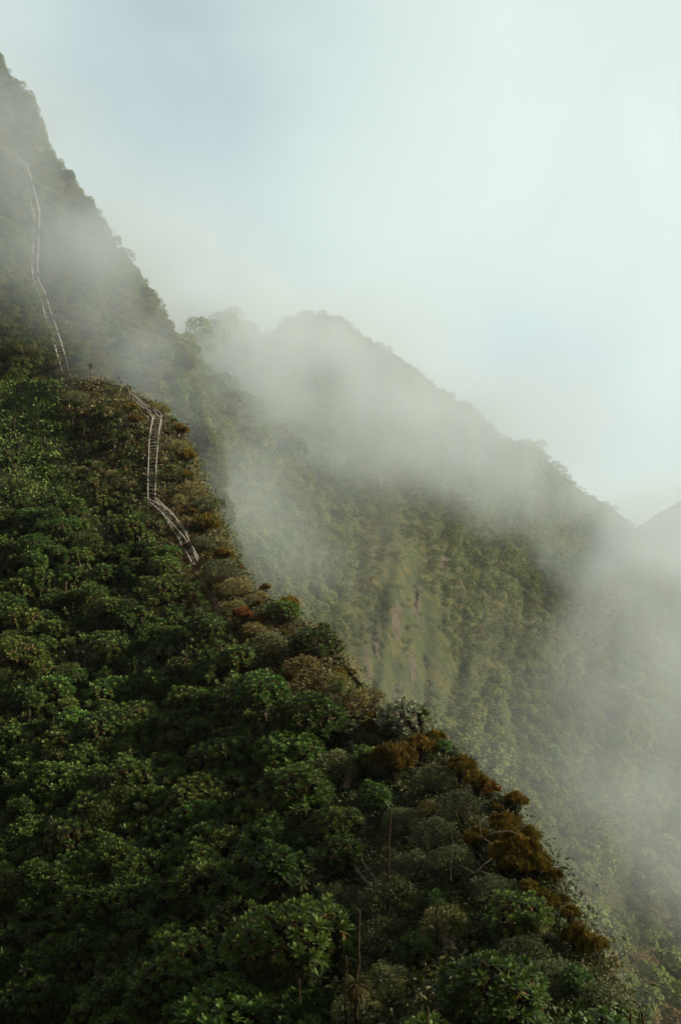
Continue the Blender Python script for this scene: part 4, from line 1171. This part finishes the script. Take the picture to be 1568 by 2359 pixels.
def mist():
    gt = bpy.data.node_groups.new('mist_density', 'GeometryNodeTree')
    gt.interface.new_socket('Geometry', in_out='OUTPUT', socket_type='NodeSocketGeometry')
    L = gt.links
    nd = lambda t, **k: N(gt, t, **k)
    out = nd('NodeGroupOutput')
    pos = nd('GeometryNodeInputPosition')
    wn = nd('ShaderNodeTexNoise', i={'Scale': .035, 'Detail': 2.0}); L.new(pos.outputs[0], wn.inputs['Vector'])
    sb = nd('ShaderNodeVectorMath', operation='SUBTRACT', i={1: (.5, .5, .5)}); L.new(wn.outputs['Color'], sb.inputs[0])
    ml = nd('ShaderNodeVectorMath', operation='MULTIPLY', i={1: (26, 26, 22)}); L.new(sb.outputs[0], ml.inputs[0])
    wp = nd('ShaderNodeVectorMath', operation='ADD'); L.new(pos.outputs[0], wp.inputs[0]); L.new(ml.outputs[0], wp.inputs[1])
    tot = None
    for c, (rx, ry, rz), a in [(P(q[0], q[1], q[2]), q[3:6], q[6]) for q in PUFFS] + SHADE:
        s1 = nd('ShaderNodeVectorMath', operation='SUBTRACT', i={1: tuple(c)}); L.new(wp.outputs[0], s1.inputs[0])
        s2 = nd('ShaderNodeVectorMath', operation='DIVIDE', i={1: (rx, ry, rz)}); L.new(s1.outputs[0], s2.inputs[0])
        s3 = nd('ShaderNodeVectorMath', operation='DOT_PRODUCT'); L.new(s2.outputs[0], s3.inputs[0]); L.new(s2.outputs[0], s3.inputs[1])
        s4 = nd('ShaderNodeMath', operation='SUBTRACT', use_clamp=True, i={0: 1.0}); L.new(s3.outputs['Value'], s4.inputs[1])
        s5 = nd('ShaderNodeMath', operation='MULTIPLY'); L.new(s4.outputs[0], s5.inputs[0]); L.new(s4.outputs[0], s5.inputs[1])
        s6 = nd('ShaderNodeMath', operation='MULTIPLY_ADD', i={1: a, 2: 0.0}); L.new(s5.outputs[0], s6.inputs[0])
        if tot is not None: L.new(tot.outputs[0], s6.inputs[2])
        tot = s6
    n2 = nd('ShaderNodeTexNoise', i={'Scale': .06, 'Detail': 5.0, 'Roughness': .6}); L.new(wp.outputs[0], n2.inputs['Vector'])
    mr = nd('ShaderNodeMapRange', i={1: .36, 2: .66, 3: .05, 4: 2.0}); L.new(n2.outputs[0], mr.inputs[0])
    fin = nd('ShaderNodeMath', operation='MULTIPLY'); L.new(tot.outputs[0], fin.inputs[0]); L.new(mr.outputs[0], fin.inputs[1])
    vc = nd('GeometryNodeVolumeCube')
    lo, hi = (-130, 12, -95), (190, 400, 130)
    vc.inputs['Min'].default_value = lo; vc.inputs['Max'].default_value = hi
    for k, ax in enumerate(('X', 'Y', 'Z')): vc.inputs['Resolution ' + ax].default_value = int((hi[k] - lo[k]) / 2.3)
    L.new(fin.outputs[0], vc.inputs['Density'])
    mt = vol_mat('mist', 1.0, (.77, .84, .86), .1)
    sm = nd('GeometryNodeSetMaterial'); sm.inputs['Material'].default_value = mt
    L.new(vc.outputs[0], sm.inputs[0]); L.new(sm.outputs[0], out.inputs[0])
    me = bpy.data.meshes.new('mist'); me.materials.append(mt)
    o = link('mist', me); tag(o, kind='stuff', label='drifting cloud between the ridges', cat='mist')
    md = o.modifiers.new('mist', 'NODES'); md.node_group = gt
mist()
print('counts', ng, npk, nl, ns, n_t, n_h)

# ---------------------------------------------------------------- light
SUN_AZ, SUN_EL = math.radians(95), math.radians(24.5)     # azimuth from +Y towards +X
sdir = Vector((math.sin(SUN_AZ) * math.cos(SUN_EL), math.cos(SUN_AZ) * math.cos(SUN_EL), math.sin(SUN_EL)))
sun = bpy.data.lights.new('sun', 'SUN'); sun.energy = 5.0; sun.angle = math.radians(4); sun.color = (1.0, .92, .77)
so = bpy.data.objects.new('sun', sun); COL.objects.link(so); so.rotation_euler = (-sdir).to_track_quat('-Z', 'Y').to_euler(); so.location = (60, 60, 140)

w = bpy.data.worlds.new('World'); sc.world = w; w.use_nodes = True
nt = w.node_tree; nt.nodes.clear(); L = nt.links
out = N(nt, 'ShaderNodeOutputWorld')
sky = N(nt, 'ShaderNodeTexSky', sky_type='NISHITA', sun_disc=False, sun_elevation=SUN_EL, sun_rotation=SUN_AZ, altitude=2500)
b1 = N(nt, 'ShaderNodeBackground', i={'Strength': .10}); L.new(sky.outputs[0], b1.inputs[0])
tc = N(nt, 'ShaderNodeTexCoord')
nz = N(nt, 'ShaderNodeTexNoise', i={'Scale': 2.6, 'Detail': 5.0, 'Roughness': .55, 'Distortion': .4}); L.new(tc.outputs['Generated'], nz.inputs['Vector'])
def dirv(px, py):
    v = P(px, py, 1.0); return tuple(v / np.linalg.norm(v))
gap = None
for px, py, wid, amp in [(330, 150, .16, .25), (620, 90, .18, .22), (1180, 985, .15, .34), (620, 720, .10, .15), (1470, 1180, .10, .22)]:
    dp = N(nt, 'ShaderNodeVectorMath', operation='DISTANCE', i={1: dirv(px, py)}); L.new(tc.outputs['Generated'], dp.inputs[0])
    mr = N(nt, 'ShaderNodeMapRange', interpolation_type='SMOOTHERSTEP', i={1: 0.0, 2: wid * 1.5, 3: amp, 4: 0.0}); L.new(dp.outputs['Value'], mr.inputs[0])
    ad = N(nt, 'ShaderNodeMath', operation='ADD', i={1: 0.0}); L.new(mr.outputs[0], ad.inputs[0])
    if gap is not None: L.new(gap.outputs[0], ad.inputs[1])
    gap = ad
nf = N(nt, 'ShaderNodeMapRange', i={1: .3, 2: .7, 3: .35, 4: 1.3}); L.new(nz.outputs[0], nf.inputs[0])
gm = N(nt, 'ShaderNodeMath', operation='MULTIPLY', use_clamp=True); L.new(gap.outputs[0], gm.inputs[0]); L.new(nf.outputs[0], gm.inputs[1])
# cloud deck: brightest in view, dimmed behind the camera to darken the foreground
sv = N(nt, 'ShaderNodeVectorMath', operation='DISTANCE', i={1: dirv(1500, 420)}); L.new(tc.outputs['Generated'], sv.inputs[0])
cr = N(nt, 'ShaderNodeMapRange', i={1: .0, 2: 1.5, 3: 1.0, 4: 0.0}); L.new(sv.outputs['Value'], cr.inputs[0])
rc = ramp(nt, [(0.0, (.15, .17, .165)), (.38, (.30, .345, .33)), (.56, (.66, .77, .745)), (.76, (.68, .795, .755)), (1.0, (.745, .855, .805))]); L.new(cr.outputs[0], rc.inputs[0])
b2 = N(nt, 'ShaderNodeBackground', i={'Strength': .69}); cl1 = N(nt, 'ShaderNodeTexNoise', i={'Scale': 3.4, 'Detail': 6.0, 'Roughness': .58, 'Distortion': .8}); L.new(tc.outputs['Generated'], cl1.inputs['Vector'])
cl2 = N(nt, 'ShaderNodeMapRange', i={1: .3, 2: .7, 3: .955, 4: 1.035}); L.new(cl1.outputs[0], cl2.inputs[0])
cl3 = N(nt, 'ShaderNodeVectorMath', operation='SCALE'); L.new(rc.outputs[0], cl3.inputs[0]); L.new(cl2.outputs[0], cl3.inputs['Scale'])
L.new(cl3.outputs[0], b2.inputs[0])
mx = N(nt, 'ShaderNodeMixShader'); L.new(gm.outputs[0], mx.inputs[0]); L.new(b2.outputs[0], mx.inputs[1]); L.new(b1.outputs[0], mx.inputs[2])
L.new(mx.outputs[0], out.inputs[0])

# ---------------------------------------------------------------- camera and render settings
cam = bpy.data.cameras.new('camera'); co = bpy.data.objects.new('camera', cam); COL.objects.link(co)
cam.sensor_fit = 'VERTICAL'; cam.sensor_height = 36; cam.sensor_width = 24; cam.lens = F / 2358.0 * 36
cam.clip_start = .1; cam.clip_end = 6000
co.rotation_euler = (PI / 2 + PITCH, 0, 0)
sc.camera = co
vs = sc.view_settings
vs.view_transform = 'Standard'; vs.look = 'None'; vs.exposure = 0.62; vs.gamma = 1.0; vs.use_curve_mapping = False
cy = sc.cycles
cy.volume_bounces = 2; cy.volume_step_rate = 2.5; cy.volume_max_steps = 256
cy.max_bounces = 6; cy.diffuse_bounces = 3; cy.glossy_bounces = 2; cy.transmission_bounces = 2
cy.use_denoising = True
cy.sample_clamp_indirect = 4.0
